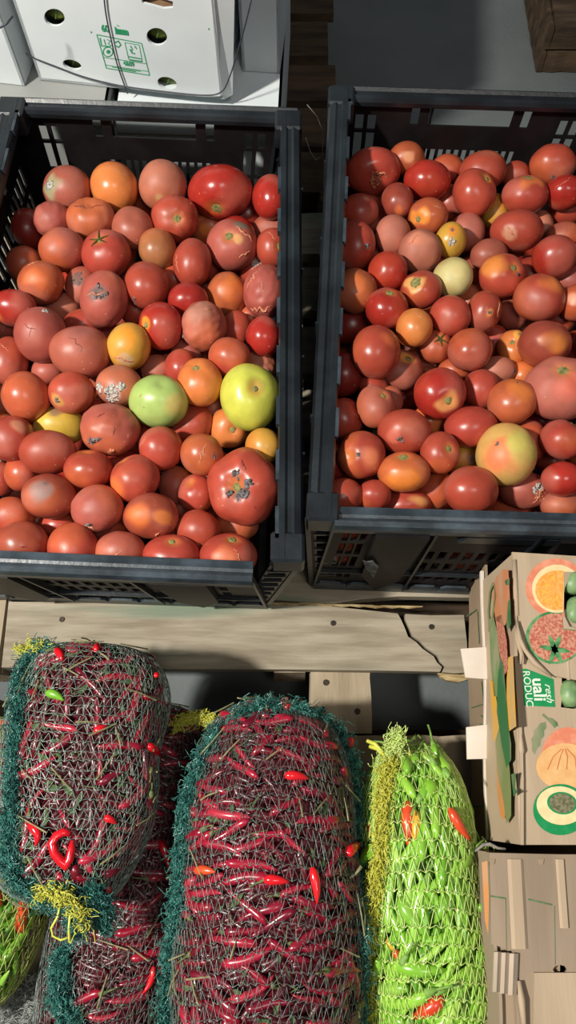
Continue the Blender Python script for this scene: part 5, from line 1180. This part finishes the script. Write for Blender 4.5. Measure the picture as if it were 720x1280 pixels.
sc('bright green curved chilli slanting across the upper green bag', (496, 1122), (536, 1172), .0075, .317, sag=-.06, m=M['green_chilli'], kind='green_chilli')
sc('dark green chilli slanting right of centre in the green bag', (560, 1118), (544, 1156), .0066, .316, sag=.05, m=M['green_chilli'], kind='green_chilli')
sc('pale green chilli tip poking out at the right edge of the green bag', (598, 1132), (604, 1142), .005, .27, m=M['green_chilli'], kind='green_chilli')
sc('long light green chilli lying across the lower green bag', (486, 1206), (562, 1214), .0078, .317, sag=-.06, m=M['green_chilli'], kind='green_chilli')

# ------------------------------------------------------------------ brown cartons
def decal(parent, name, pts, m, n, p0, off=.0004, lab=None):
    """printed ink: a flat shape lying on the board"""
    q = [on_plane(x, y, p0, n)+n*off for x, y in pts]
    me = mesh(name, q, [tuple(range(len(q)))]); o = link(name, me, m, parent)
    if me.polygons[0].normal.dot(n) < 0: me.flip_normals()
    if lab: o['label'] = lab
    return o
def ell(cx, cy, rx, ry, n=28, a0=0, a1=360, rot=0):
    out = []; full = (a1-a0) >= 360; c, s = math.cos(math.radians(rot)), math.sin(math.radians(rot))
    for i in range(n if full else n+1):
        g = math.radians(a0+(a1-a0)*i/n); x, y = rx*math.cos(g), ry*math.sin(g); out.append((cx+x*c-y*s, cy+x*s+y*c))
    return out
def stroke(pts, w):
    L_, Rr = [], []
    for i, p in enumerate(pts):
        a = pts[max(0, i-1)]; b = pts[min(len(pts)-1, i+1)]; dx, dy = b[0]-a[0], b[1]-a[1]; l = math.hypot(dx, dy) or 1; L_.append((p[0]-dy/l*w/2, p[1]+dx/l*w/2)); Rr.append((p[0]+dy/l*w/2, p[1]-dx/l*w/2))
    return L_+Rr[::-1]
c1 = empty('carton', 'brown produce carton printed with fruit, handle hole at right, torn top', 'carton', (0, 0, 0))
UPZ = Vector((0, 0, 1)); ZT = .36
tl, bl_ = at(640, 690, ZT), at(651, 1056, ZT)
side_n = Vector((-(tl-bl_).y, (tl-bl_).x, 0)).normalized()
if side_n.x > 0: side_n = -side_n
XR = .56
# lid top made of two overlapping panels with a hand hole and a torn window
zt = ZT
hole1 = [at(x, y, zt) for x, y in ((712, 722), (706, 735), (704, 752), (706, 771), (712, 783), (724, 786), (740, 782), (746, 750), (738, 722), (724, 716))]
up_out = [at(640, 690, zt), at(649, 780, zt), at(653, 800, zt), at(662, 818, zt), at(676, 832, zt), at(694, 845, zt), at(720, 850, zt), Vector((XR, at(720, 850, zt).y, zt)), Vector((XR, at(640, 690, zt).y-.01, zt)), at(720, 695, zt)]
top1 = link('upper_lid_panel', poly_solid(up_out, [hole1], .003, UPZ), M['card'], c1)
zt2 = ZT-.005
hole2 = [at(x, y, zt2) for x, y in ((702, 846), (703, 868), (701, 884), (716, 886), (732, 884), (733, 846))]
lo_out = [at(641, 770, zt2), at(651, 1056, zt2), at(720, 1056, zt2), Vector((XR, at(720, 1056, zt2).y, zt2)), Vector((XR, at(720, 800, zt2).y, zt2)), at(720, 760, zt2)]
top2 = link('lower_lid_panel', poly_solid(lo_out, [hole2], .003, UPZ), M['card'], c1)
# raised folded crease beside the tear and the rounded upper-left fold
v, f = tube([at(646, 776, .364), at(650, 800, .366), at(656, 812, .365), at(668, 828, .363), at(690, 846, .362)], [.001, .0028, .0022, .003, .001], 8); link('torn_fold', mesh('torn_fold', v, f), M['card'], c1, True)
v, f = tube([at(644, 782, .362), at(647, 800, .364), at(652, 818, .364), at(651, 830, .362)], [.001, .0024, .0022, .001], 8); link('torn_fold', mesh('torn_fold', v, f), M['card'], c1, True)
v, f = tube([at(643, 700, .3585), at(646, 770, .3585)], .0028, 8); link('lid_edge_fold', mesh('lid_edge_fold', v, f), M['card'], c1, True)
v, f = tube([at(650, 902, .3565), at(652, 938, .3585), at(653, 945, .356)], [.001, .003, .001], 6); link('lid_crease', mesh('lid_crease', v, f), M['card'], c1, True)
v, f = tube([at(649, 950, .3545), at(652, 1052, .3545)], .0028, 8); link('lid_edge_fold', mesh('lid_edge_fold', v, f), M['card'], c1, True)
v, f = tube([at(708, 800, .3585), at(711, 850, .3585)], .002, 8); link('lid_crease', mesh('lid_crease', v, f), M['card'], c1, True)
# side of the lid, and the lower tray that stands out below it
def quad_board(name, a, b, z0, z1, n, th, m, par, out0=0, out1=0, seg=10, wav=.0012):
    V = []; 
    for i in range(seg+1):
        t = i/seg; p = a.lerp(b, t)
        for z, o_ in ((z0, out0), (z1, out1)):
            q = Vector((p.x, p.y, z))+n*(o_+wav*math.sin(t*9+z*30)); V += [q, q-n*th]
    Fs = []
    for i in range(seg):
        k = i*4; Fs += [(k, k+4, k+6, k+2), (k+1, k+3, k+7, k+5), (k+2, k+6, k+7, k+3), (k, k+1, k+5, k+4)]
    Fs += [(0, 2, 3, 1), (seg*4, seg*4+1, seg*4+3, seg*4+2)]
    o = link(name, mesh(name, V, Fs), m, par, False); bmx = bmesh.new(); bmx.from_mesh(o.data); bmesh.ops.recalc_face_normals(bmx, faces=bmx.faces[:]); bmx.to_mesh(o.data); bmx.free(); return o
a_ = Vector((tl.x, tl.y, 0)); b_ = Vector((bl_.x, bl_.y, 0))
quad_board('lid_side', a_, b_, .247, .359, side_n, .003, M['card'], c1, out0=.004, out1=-.001)
quad_board('tray_side', a_+Vector((0, .02, 0)), b_, .141, .25, side_n, .003, M['card_dark'], c1, out0=-.002, out1=.0)
quad_board('lid_edge', a_+Vector((0, .012, 0)), b_, .243, .248, side_n, .004, M['flap'], c1, out0=.0055, out1=.0055)
bk0 = Vector((tl.x, tl.y, 0)); bk1 = Vector((XR, tl.y-.01, 0)); link('back_wall', mesh('back_wall', *merge([box_vf(((tl.x+XR)/2, tl.y-.006, .25), ((XR-tl.x)/2-.002, .0015, .105))])), M['card_dark'], c1)
link('front_wall', mesh('front_wall', *merge([box_vf(((bl_.x+XR)/2, bl_.y+.003, .248), ((XR-bl_.x)/2-.002, .0015, .104))])), M['card_dark'], c1)
link('right_wall', mesh('right_wall', *merge([box_vf((XR-.003, (tl.y+bl_.y)/2, .25), (.0015, (tl.y-bl_.y)/2-.004, .104))])), M['card_dark'], c1)
link('bottom', mesh('bottom', *merge([box_vf(((tl.x+XR)/2, (tl.y+bl_.y)/2, .143), ((XR-tl.x)/2-.006, (tl.y-bl_.y)/2-.006, .002))])), M['card_dark'], c1)
pp = Vector((tl.x, tl.y, .3)); PN = side_n
# pale flaps folded out of the handle cuts
for q in (((576, 811), (609, 808), (613, 843), (610, 849), (582, 847)), ((583, 909), (613, 905), (616, 948), (584, 949))):
    zz = .252; P = [at(x, y, zz+(.004 if i in (1, 2) else 0)) for i, (x, y) in enumerate(q)]
    link('folded_flap', poly_solid([Vector((p.x, p.y, zz)) for p in P], [], .003, UPZ), M['flap'], c1)
# print on the lid top
def cut(pts, x0, y0, sgn):
    """leave out the corner of a printed shape that falls on the hand hole"""
    bad = [x > x0 and (y > y0 if sgn > 0 else y < y0) for x, y in pts]; n = len(pts); st = next(i for i in range(n) if bad[i] and not bad[i-1])
    return [(x0, y0)]+[pts[(st+k) % n] for k in range(n) if not bad[(st+k) % n]]
ZP = Vector((0, 0, ZT)); ZQ = Vector((0, 0, zt2))
D = lambda nm, pts, m, z=ZP, off=.0003, lab=None: decal(c1, nm, pts, M[m], UPZ, z, off, lab)
D('printed_orange_peel', cut(ell(695, 735, 38, 37, 72), 705, 715, 1), 'print_peel', lab='peel of the printed orange slice')
D('printed_orange_pith', cut(ell(696, 736, 31, 30, 72), 705, 715, 1), 'print_cream', off=.0005)
D('printed_orange_pulp', cut(ell(696, 738, 27, 25, 72), 704.5, 715, 1), 'print_orange', off=.0007)
for k in range(9):
    g = math.radians(k*40+8); c_ = (696, 738); r = 23
    p1 = (c_[0]+r*math.cos(g-.26), c_[1]+r*.93*math.sin(g-.26)); p2 = (c_[0]+r*math.cos(g+.26), c_[1]+r*.93*math.sin(g+.26)); p3 = (c_[0]+4*math.cos(g), c_[1]+4*math.sin(g))
    if max(p1[0], p2[0]) > 704: continue
    D('printed_segment', [p3, p1, p2], 'print_seg', off=.0009)
D('printed_tomato', cut(ell(693, 797, 36, 33, 72), 704, 786, -1), 'print_stem', off=.0004, lab='green outline of the printed tomato')
D('printed_tomato_skin', cut(ell(694, 797, 33, 30, 72), 703.5, 787, -1), 'print_tomato', off=.0006, lab='printed brownish-red tomato')
for a in (-168, -112, -68, 8, 60, 110):
    g = math.radians(a); D('printed_calyx', [(693-2.5*math.cos(g)+3*math.sin(g), 812-2.5*math.sin(g)-3*math.cos(g)), (693+12*math.cos(g)+3*math.sin(g), 812+12*math.sin(g)-3*math.cos(g)), (693+21*math.cos(g), 812+20*math.sin(g)), (693+12*math.cos(g)-3*math.sin(g), 812+12*math.sin(g)+3*math.cos(g)), (693-2.5*math.cos(g)-3*math.sin(g), 812-2.5*math.sin(g)+3*math.cos(g))], 'print_stem', off=.0009)
D('printed_label', [(653, 836), (658, 836), (692, 849), (694, 884), (655, 882)], 'print_label_green', ZQ, lab='green label with white lettering')
def text(parent, body, px, py, px_size, ang, m, z, off=.0006, font_shear=0, bold=0., n=None, plane_mtx=None, name='printed_words'):
    cu = bpy.data.curves.new(name, 'FONT'); cu.body = body; cu.size = 1; cu.shear = font_shear; cu.offset = bold; cu.align_x = 'CENTER'; cu.align_y = 'CENTER'
    tmp = bpy.data.objects.new('t', cu); C.objects.link(tmp); bpy.context.view_layer.update()
    me = bpy.data.meshes.new_from_object(tmp.evaluated_get(bpy.context.evaluated_depsgraph_get())); bpy.data.objects.remove(tmp)
    if plane_mtx is None:
        o_ = at(px, py, z); s = (at(px+1, py, z)-o_).length*px_size
        mt = Matrix.Translation(o_+UPZ*off) @ Matrix.Rotation(ang, 4, 'Z') @ Matrix.Scale(s, 4)
    else: mt = plane_mtx
    me.transform(mt); me.materials.clear(); o = link(name, me, m, parent); return o
text(c1, 'uali', 673, 862, 21, -HP, M['print_white'], zt2, bold=.02)
text(c1, 'RODUC', 659.5, 861, 12.5, -HP, M['print_white'], zt2)
text(c1, 'resh', 686, 866, 13, -HP, M['print_white'], zt2, font_shear=.4)
def quadr(z, cx, cy): pass
D('printed_leaf', [(682, 902), (683, 910), (680, 913), (680, 920), (676, 924), (675, 932), (671, 936), (668, 943), (665, 938), (665, 930), (664, 924), (667, 919), (667, 913), (672, 909), (675, 904)], 'print_dark_green', ZQ)
D('printed_stalk', stroke([(678, 893), (686, 900), (694, 909)], 3), 'print_dark_green', ZQ, .0005)
D('printed_leaf', [(684, 897), (690, 898), (696, 903), (697, 908), (690, 906), (686, 902)], 'print_dark_green', ZQ, .0007)
D('printed_squash', ell(710, 945, 33, 36, 34), 'print_peel', ZQ, .0003, 'printed pale orange fruit')
D('printed_squash_face', ell(706, 958, 36, 29, 34), 'print_squash', ZQ, .0006)
for k in (-1, 0, 1, 2): D('printed_rib_line', stroke([(704+k*2, 936), (700+k*9, 946), (696+k*12, 962)], 1.0), 'print_brown_line', ZQ, .0009)
D('printed_avocado', ell(700, 1012, 34, 32, 34), 'print_label_green', ZQ, .0011, 'printed avocado half')
D('printed_avocado_flesh', ell(700, 1007, 30, 24, 34, rot=8), 'print_cream', ZQ, .0014)
D('printed_avocado_pit', ell(702, 1004, 19, 14, 26, rot=10), 'print_label_green', ZQ, .0016)
D('printed_pit', ell(702, 1004, 16, 12, 26, rot=10), 'print_pit', ZQ, .0018)
# print on the lid's side
PS = Vector((tl.x, tl.y, .3))+side_n*.0042
DS = lambda nm, pts, m, off=.0006, lab=None: decal(c1, nm, pts, M[m], side_n, PS, off, lab)
DS('printed_pepper', [(620, 722), (628, 712), (636, 712), (638, 745), (638, 768), (632, 782), (620, 775), (616, 745)], 'print_pepper', lab='printed orange pepper on the side')
DS('printed_pepper_stalk', [(632, 726), (638, 722), (638, 732), (633, 731)], 'print_dark_green', .0009)
DS('printed_leaf', [(636, 752), (639, 748), (640, 780), (636, 790), (634, 782)], 'print_dark_green', .0009)
DS('printed_leaf_outline', stroke([(617, 728), (613, 740), (611, 765), (612, 790)], 2.2), 'print_olive')
DS('printed_leaf_outline', stroke([(618, 728), (620, 745), (617, 765), (615, 785)], 2.2), 'print_olive')
DS('printed_marrow', [(612, 775), (617, 768), (622, 790), (626, 830), (624, 872), (618, 870), (614, 830)], 'print_marrow', lab='printed pale green marrow')
DS('printed_grey_root', [(620, 772), (628, 768), (634, 800), (636, 836), (630, 846), (624, 810)], 'print_tomato')
DS('printed_yellow_block', [(636, 822), (642, 819), (646, 908), (634, 916), (634, 850)], 'print_yellow', lab='printed yellow block')
DS('printed_yellow_strip', [(613, 850), (618, 852), (622, 880), (626, 905), (624, 928), (617, 926)], 'print_yellow')
DS('printed_cucumber', [(626, 822), (630, 830), (634, 870), (637, 910), (640, 930), (640, 950), (634, 960), (628, 930), (622, 890), (623, 850)], 'print_dark_green', .0009, 'printed dark green cucumber')
DS('printed_marrow', [(620, 926), (626, 905), (632, 925), (638, 960), (640, 990), (640, 1020), (634, 1030), (630, 1000), (622, 962)], 'print_olive', .0008)
DS('printed_orange_strip', [(620, 935), (626, 945), (632, 990), (632, 1025), (626, 1020), (621, 980)], 'print_thin_orange')
DS('printed_leaf', [(640, 968), (646, 966), (645, 985), (648, 990), (643, 996)], 'print_dark_green', .0009)
# small printed rules and lettering on the tray side
PT = Vector((tl.x, tl.y, .2))
DT = lambda nm, pts, m, off=.0012: decal(c1, nm, pts, M[m], side_n, PT, off)
DT('printed_rule', stroke([(582, 772), (597, 762)], 1.2), 'print_line'); DT('printed_rule', stroke([(598, 764), (600, 805)], .8), 'print_line')
DT('printed_rule', stroke([(590, 885), (606, 880)], 1.2), 'print_line'); DT('printed_rule', stroke([(603, 852), (608, 903)], .8), 'print_line')
DT('printed_rule', stroke([(592, 1008), (611, 1008)], 1.6), 'print_line'); DT('printed_rule', stroke([(611, 952), (611, 1008)], .8), 'print_line')
for k, pts in enumerate((((602, 894), (606, 898), (605, 906), (600, 905)), ((604, 958), (609, 962), (606, 972), (603, 984)), ((600, 962), (603, 966)), ((604, 984), (608, 988), (606, 978)))):
    DT('handwritten_mark', stroke(pts, 1.3), 'print_dark_green' if k > 9 else 'print_line')
# produce showing through the two openings
for (a, b, r, lab) in (((722, 716), (713, 742), .012, 'ribbed pale green gourd under the carton hand hole, upper piece'), ((724, 748), (716, 780), .011, 'green gourd wedged in the carton hand hole below another'), ((716, 852), (712, 884), .012, 'pale green vegetable behind the torn window of the carton'), ((732, 856), (730, 890), .011, 'green vegetable at the right side of the torn window')):
    pts, rd = pod(a, b, r, .351, None, 7, .05); rd = [r*x for x in (.5, .85, 1, 1, .95, .8, .4)]
    o = special('gourd', pts, rd, M['cucumber'], lab, cat='vegetable', sides=12)
    g_ = pts[0]-(pts[1]-pts[0])*.3; v, f = tube([pts[0], g_], [.003, .0022], 6); link('stalk', mesh('stalk', v, f), M['stalk_green'], o)
# second carton, nearer
c2 = empty('carton', 'worn grey-brown carton below the printed one, pale crumpled flap', 'carton', (0, 0, 0))
z2 = .34; q1, q2 = at(612, 1066, z2), at(628, 1300, z2); yb = q1.y
hole = [at(700+9*math.cos(g*.785), 1212+6*math.sin(g*.785), z2) for g in range(8)]
link('lid', poly_solid([at(612, 1066, z2), at(614, 1180, z2), at(640, 1188, z2), at(648, 1300, z2), Vector((.56, at(640, 1300, z2).y, z2)), Vector((.56, yb-.002, z2)), at(700, 1068, z2)], [hole], .003, UPZ), M['card2'], c2)
link('inner_tray', poly_solid([at(620, 1160, z2-.006), at(626, 1320, z2-.006), at(700, 1320, z2-.006), at(700, 1150, z2-.006)], [], .003, UPZ), M['card_dark'], c2)
a2 = Vector((q1.x, q1.y, 0)); b2 = Vector((q2.x-.002, q2.y, 0)); n2_ = side_n
quad_board('left_side', a2, b2, .141, .339, n2_, .003, M['card2'], c2, out0=-.0, out1=0)
link('back_wall', mesh('back_wall', *merge([box_vf(((q1.x+.56)/2, yb-.004, .238), ((.56-q1.x)/2-.003, .0015, .098))])), M['card_dark'], c2)
link('front_wall', mesh('front_wall', *merge([box_vf(((q2.x+.56)/2, q2.y+.004, .238), ((.56-q2.x)/2-.003, .0015, .098))])), M['card_dark'], c2)
link('right_wall', mesh('right_wall', *merge([box_vf((.557, (yb+q2.y)/2, .238), (.0015, (yb-q2.y)/2-.004, .098))])), M['card_dark'], c2)
link('bottom', mesh('bottom', *merge([box_vf(((q1.x+.56)/2, (yb+q2.y)/2, .143), ((.56-q1.x)/2-.006, (yb-q2.y)/2-.006, .002))])), M['card_dark'], c2)
for x0, w_ in ((644, 14), (700, 8)):
    v, f = sweep([(-.5, 0), (-.3, .0022), (.3, .0022), (.5, 0)], at(x0, 1074, z2+.0002), at(x0+6, 1186 if x0 < 680 else 1160, z2+.0002), Vector((w_*.0011, 0, 0))); link('raised_ridge', mesh('raised_ridge', v, f), M['card'], c2)
D2 = lambda nm, pts, m, off=.0004: decal(c2, nm, pts, M[m], UPZ, Vector((0, 0, z2)), off)
D2('printed_orange_strip', [(602, 1078), (609, 1076), (611, 1120), (610, 1168), (606, 1150)], 'print_thin_orange')
D2('printed_rule', stroke([(613, 1120), (632, 1123)], 2), 'print_line'); D2('printed_rule', stroke([(660, 1124), (690, 1131)], 2), 'print_line'); D2('printed_rule', stroke([(632, 1123), (633, 1188)], .7), 'print_line')
D2('printed_rule', stroke([(693, 1132), (694, 1206)], .7), 'print_line')
for x0, x1 in ((611, 619), (672, 680)): link('slot_notch', poly_solid([at(x0, 1074, z2+.001), at(x1, 1074, z2+.001), at(x1-1, 1080, z2+.001), at(x0+2, 1081, z2+.001)], [], .0012, UPZ), M['card_dark'], c2)
for k, (x0, x1) in enumerate(((618, 627), (627, 637), (637, 648))):
    V = []
    for x, dz in ((x0, .0), ((x0+x1)/2, .004), (x1, .0)):
        V += [at(x, 1190+k, z2+.003+dz), at(x-2, 1240+2*k, z2+.003+dz)]
    pts = V; fcs = [(0, 1, 3, 2), (2, 3, 5, 4)]; nV = len(V); V2 = V+[p-UPZ*.003 for p in V]; F2 = fcs+[tuple(i+nV for i in q[::-1]) for q in fcs]+[(0, 2, 2+nV, nV), (2, 4, 4+nV, 2+nV), (1, 1+nV, 3+nV, 3), (3, 3+nV, 5+nV, 5), (0, nV, 1+nV, 1), (4, 5, 5+nV, 4+nV)]
    link('folded_flap', mesh('folded_flap', V2, F2), M['flap_dull'], c2)
link('folded_flap', poly_solid([at(668, 1216, z2+.003), at(716, 1216, z2+.003), at(740, 1216, z2+.003), at(740, 1320, z2+.003), at(666, 1320, z2+.003)], [], .003, UPZ), M['card'], c2)
v, f = tube([at(649, 1226, z2+.004), at(652, 1250, z2+.005), at(656, 1290, z2+.004)], [.002, .0035, .002], 6); link('torn_fold', mesh('torn_fold', v, f), M['card'], c2, True)
v, f = tube([at(594, 1064, .35), at(604, 1056, .352), at(612, 1055, .352), at(622, 1060, .35), at(632, 1061, .35)], [.001, .0016, .0018, .0014, .001], 6)
tag(link('string', mesh('string', v, f), M['thread_pale'], None, True), 'frayed pale string in the gap between the two brown cartons', 'string')

# ------------------------------------------------------------------ white cartons at the back
wz = .322
A0, A1 = at(50, 100, wz), at(279, 124, wz)
dW = (A1-A0).normalized(); nW = Vector((dW.y, -dW.x, 0))       # towards the viewer
if nW.y > 0: nW = -nW
ht = .215; dep = .30
def FP(px, py, off=0.): return on_plane(px, py, A0, nW)+nW*off
wc = empty('carton', 'white carton with round vent holes and green stamp behind left crate', 'carton', (0, 0, 0), 'white cartons')
HL = [(68, 22, 13, 11), (196, 46, 13, 11), (90, 81, 12, 6), (209, 104, 12.5, 7.5)]
holes = [[FP(x, y) for x, y in ell(cx, cy, rx, ry, 20, rot=15)] for cx, cy, rx, ry in HL]
top0, top1_ = A0+UPZ*ht, A1+UPZ*ht
grip = [FP(x, y) for x, y in ((176, -2), (178, 4), (204, 11), (216, 10), (216, 2), (190, -6))]
link('front_panel', poly_solid([A0, A1, top1_, top0], holes+[grip], .004, nW), M['white_card'], wc)
bk = -nW*dep
link('side_panel', poly_solid([A1, A1+bk, A1+bk+UPZ*ht, A1+UPZ*ht], [], .004, dW), M['white_card'], wc)
link('side_panel', poly_solid([A0, A0+bk, A0+bk+UPZ*ht, A0+UPZ*ht], [], .004, -dW), M['white_card'], wc)
link('back_panel', poly_solid([A0+bk, A1+bk, A1+bk+UPZ*ht, A0+bk+UPZ*ht], [], .004, -nW), M['white_card'], wc)
link('lid', poly_solid([A0+UPZ*ht, A1+UPZ*ht, A1+bk+UPZ*ht, A0+bk+UPZ*ht], [], .004, UPZ), M['white_card'], wc)
link('bottom', poly_solid([A0+UPZ*.004, A1+UPZ*.004, A1+bk+UPZ*.004, A0+bk+UPZ*.004], [], .004, UPZ), M['white_card'], wc)
# brown inner lining seen through grip, flared corner strip
li = -nW*.008; link('inner_lining', poly_solid([FP(165, -20)+li, FP(225, -20)+li, FP(226, 20)+li, FP(170, 20)+li], [], .003, nW), M['white_card_in'], wc)
cs0, cs1 = A1+nW*.002, A1+nW*.002+UPZ*ht
ex = dW
V = [A1+nW*.001, A1+dW*.012-nW*.01, A1+dW*.030-nW*.012+UPZ*ht, A1+nW*.001-dW*.004+UPZ*ht]
link('corner_flap', poly_solid(V, [], .003, nW), M['white_card'], wc)
for k, (cx, cy, rx, ry) in enumerate(HL):
    p = FP(cx, cy)-nW*.030; 
    v, f = tube([p-dW*.022+UPZ*.006, p-dW*.015, p, p+dW*.013-UPZ*.004, p+dW*.026-UPZ*.01], [.006, .017, .021, .018, .004], 14)
    o = link('green_pepper', mesh('green_pepper', v, f), M['produce_green'], None, True)
    tag(o, 'green produce glimpsed through the %s vent hole of the white carton' % ('upper left', 'upper right', 'lower left', 'lower right')[k], 'vegetable', 'produce inside the white carton')
    v, f = tube([p+nW*.018+UPZ*.010, p+nW*.021, p+nW*.019-dW*.004-UPZ*.010], [.0012, .0016, .001], 6); link('stalk', mesh('stalk', v, f), M['stalk_green'], o)
# green stamp on the front
def FD(nm, pts, off=.0004): return decal(wc, nm, pts, M['ink_green'], nW, A0, off)
fr = [(121, 43), (177, 54), (187, 94), (133, 85)]
for i in range(4): FD('stamped_frame', stroke([fr[i], fr[(i+1) % 4]], 1.1))
FD('stamped_frame', stroke([(130, 71.5), (183, 79.5)], .8)); FD('stamped_frame', stroke([(132, 81), (185, 89)], .8))
b2_ = [(156, 53), (174, 56), (178, 77), (161, 74)]
for i in range(4): FD('stamped_frame', stroke([b2_[i], b2_[(i+1) % 4]], .8))
FD('stamped_bar', stroke([(161, 70.5), (177, 73.5)], 1.4)); FD('stamped_bar', stroke([(162, 74.5), (178, 76.8)], 1.6))
FD('stamped_icon', stroke([(125, 47), (127, 57), (138, 58)], 1.6)); FD('stamped_icon', stroke([(130, 49), (132, 56)], 1.2)); FD('stamped_icon', stroke([(134, 49), (138, 51), (135, 54), (139, 57)], 1.2))
ring = ell(135, 64.5, 6, 6, 18); [FD('stamped_icon', stroke([ring[i], ring[(i+1) % 18]], 1.2)) for i in range(18)]
FD('stamped_icon', ell(135.5, 64.5, 2.6, 2.6, 8)); FD('stamped_icon', stroke([(144, 53), (148, 51), (151, 56), (148, 59), (145, 57)], 1.8))
FD('stamped_icon', stroke([(163, 57), (166, 62), (162, 61), (165, 66), (169, 67)], 1.6)); FD('stamped_icon', stroke([(168, 57), (171, 61)], 1.3))
FD('stamped_line', stroke([(140, 83.5), (176, 89)], .9)); FD('stamped_line', stroke([(152, 86.5), (170, 89.5)], .9))
def ftext(body, px, py, size_px, bold=0., shear=0):
    o_ = FP(px, py, .0008); ux = (FP(px+8, py+1.4)-FP(px, py)); s = ux.length/8*size_px; ux = dW; uy = UPZ
    mt = Matrix(((*(ux*s), 0), (*(uy*s*1.35), 0), (*(nW*s), 0), (0, 0, 0, 1))).transposed(); mt.translation = o_
    rot = Matrix.Rotation(math.radians(-2), 4, 'Z')
    return text(wc, body, 0, 0, 0, 0, M['ink_green'], 0, plane_mtx=mt @ rot, bold=bold, font_shear=shear, name='stamped_words')
ftext('60', 131.5, 35.5, 9.5, .03); ftext('imm', 152, 38.5, 9.5, .05); ftext('4&09', 161, 79.5, 6.5, .02)
FD('stamped_line', stroke([(144, 41.5), (161, 43.5)], 1.6)); FD('stamped_line', stroke([(146, 31), (149, 33)], 1.0))
for x, y in ((114, 40), (261, 36)): FD('ink_fleck', ell(x, y, .9, 1.4, 6))
# cords round the cartons
def cord(pts, r, lab, off=.003, m='strap'):
    P = [FP(x, y, off) for x, y in pts]; Q = []
    for i in range(len(P)-1):
        a, b, c_, d = P[max(0, i-1)], P[i], P[i+1], P[min(len(P)-1, i+2)]
        for s in range(5):
            t = s/5; Q.append(.5*((2*b)+(c_-a)*t+(2*a-5*b+4*c_-d)*t*t+(3*b-a-3*c_+d)*t**3))
    Q.append(P[-1]); v, f = tube(Q, r, 6); o = link('cord', mesh('cord', v, f), M[m], None, True); tag(o, lab, 'cord', 'cords round the white cartons')
cord([(130, -12), (133, 15), (139, 45), (147, 78), (160, 115)], .0011, 'dark cord running down across the stamped white carton')
cord([(33, 62), (42, 68), (70, 79), (105, 92), (150, 103), (200, 110), (250, 115), (276, 112), (288, 92), (304, 40), (316, -8)], .0010, 'dark cord sagging along the foot of the white carton and up its corner', .006)
wc2 = empty('carton', 'white carton at the top left corner behind the left crate', 'carton', (0, 0, 0), 'white cartons')
def plain_carton(t, P0, P1, h, dep, m=M['white_card']):
    d = (P1-P0).normalized(); n = Vector((d.y, -d.x, 0)); n = -n if n.y > 0 else n; b = -n*dep; U = UPZ*h
    link('front_panel', poly_solid([P0, P1, P1+U, P0+U], [], .004, n), m, t); link('side_panel', poly_solid([P1, P1+b, P1+b+U, P1+U], [], .004, d), m, t)
    link('side_panel', poly_solid([P0, P0+b, P0+b+U, P0+U], [], .004, -d), m, t); link('back_panel', poly_solid([P0+b, P1+b, P1+b+U, P0+b+U], [], .004, -n), m, t)
    link('lid', poly_solid([P0+U, P1+U, P1+b+U, P0+b+U], [], .004, UPZ), m, t)
    link('lid_seam', mesh('lid_seam', *merge([box_vf((0, 0, 0), ((P1-P0).length/2, .0008, .0008), Matrix.Translation((P0+P1)/2+U*.86+n*.0006) @ d.to_track_quat('X', 'Z').to_matrix().to_4x4())])), M['card_dark'], t)
e1_ = at(31, 107, wz); plain_carton(wc2, e1_+Vector((-.30, .045, 0)), e1_, .19, .28)
v, f = tube([at(-6, 38, .45), at(8, 30, .455), at(16, 20, .46)], .0013, 6); tag(link('cord', mesh('cord', v, f), M['strap'], None, True), 'short dark cord on the corner carton at top left', 'cord', 'cords round the white cartons')
wc3 = empty('carton', 'shade-greyed white lower carton under the stamped one, left half', 'carton', (0, 0, 0), 'white cartons')
plain_carton(wc3, Vector((-.60, .952, .1405)), Vector((-.262, .935, .1405)), .180, .34, M['shaded_white_card'])
wc4 = empty('carton', 'white lower carton whose right side faces the crate gap', 'carton', (0, 0, 0), 'white cartons')
plain_carton(wc4, Vector((-.256, .935, .1405)), Vector((-.012, .925, .1405)), .165, .40)
link('tape_strip', poly_solid([Vector((-.13, .9225, .19)), Vector((-.014, .919, .19)), Vector((-.014, .919, .30)), Vector((-.06, .9225, .305))], [], .002, Vector((0, -1, 0))), M['white_card'], wc4)
wc5 = empty('carton', 'narrow white carton standing behind, right of the cord corner', 'carton', (0, 0, 0), 'white cartons')
plain_carton(wc5, Vector((-.068, 1.03, .307)), Vector((-.012, 1.025, .307)), .20, .42)
pts = [at(353, -4, .36), at(351, 30, .33), at(350, 62, .30), at(354, 90, .26), at(352, 124, .20)]; v, f = tube(pts, .0014, 6); tag(link('cord', mesh('cord', v, f), M['strap'], None, True), 'dark cord hanging down the right edge of the white cartons', 'cord', 'cords round the white cartons')
v, f = tube([at(384, 131, .37), at(396, 145, .34), at(404, 165, .30), at(403, 195, .30), at(395, 200, .32), at(388, 190, .33), at(382, 172, .35)], .0005, 5); tag(link('string', mesh('string', v, f), M['thread_pale'], None, True), 'thin pale thread looping in the gap between the crates', 'string')
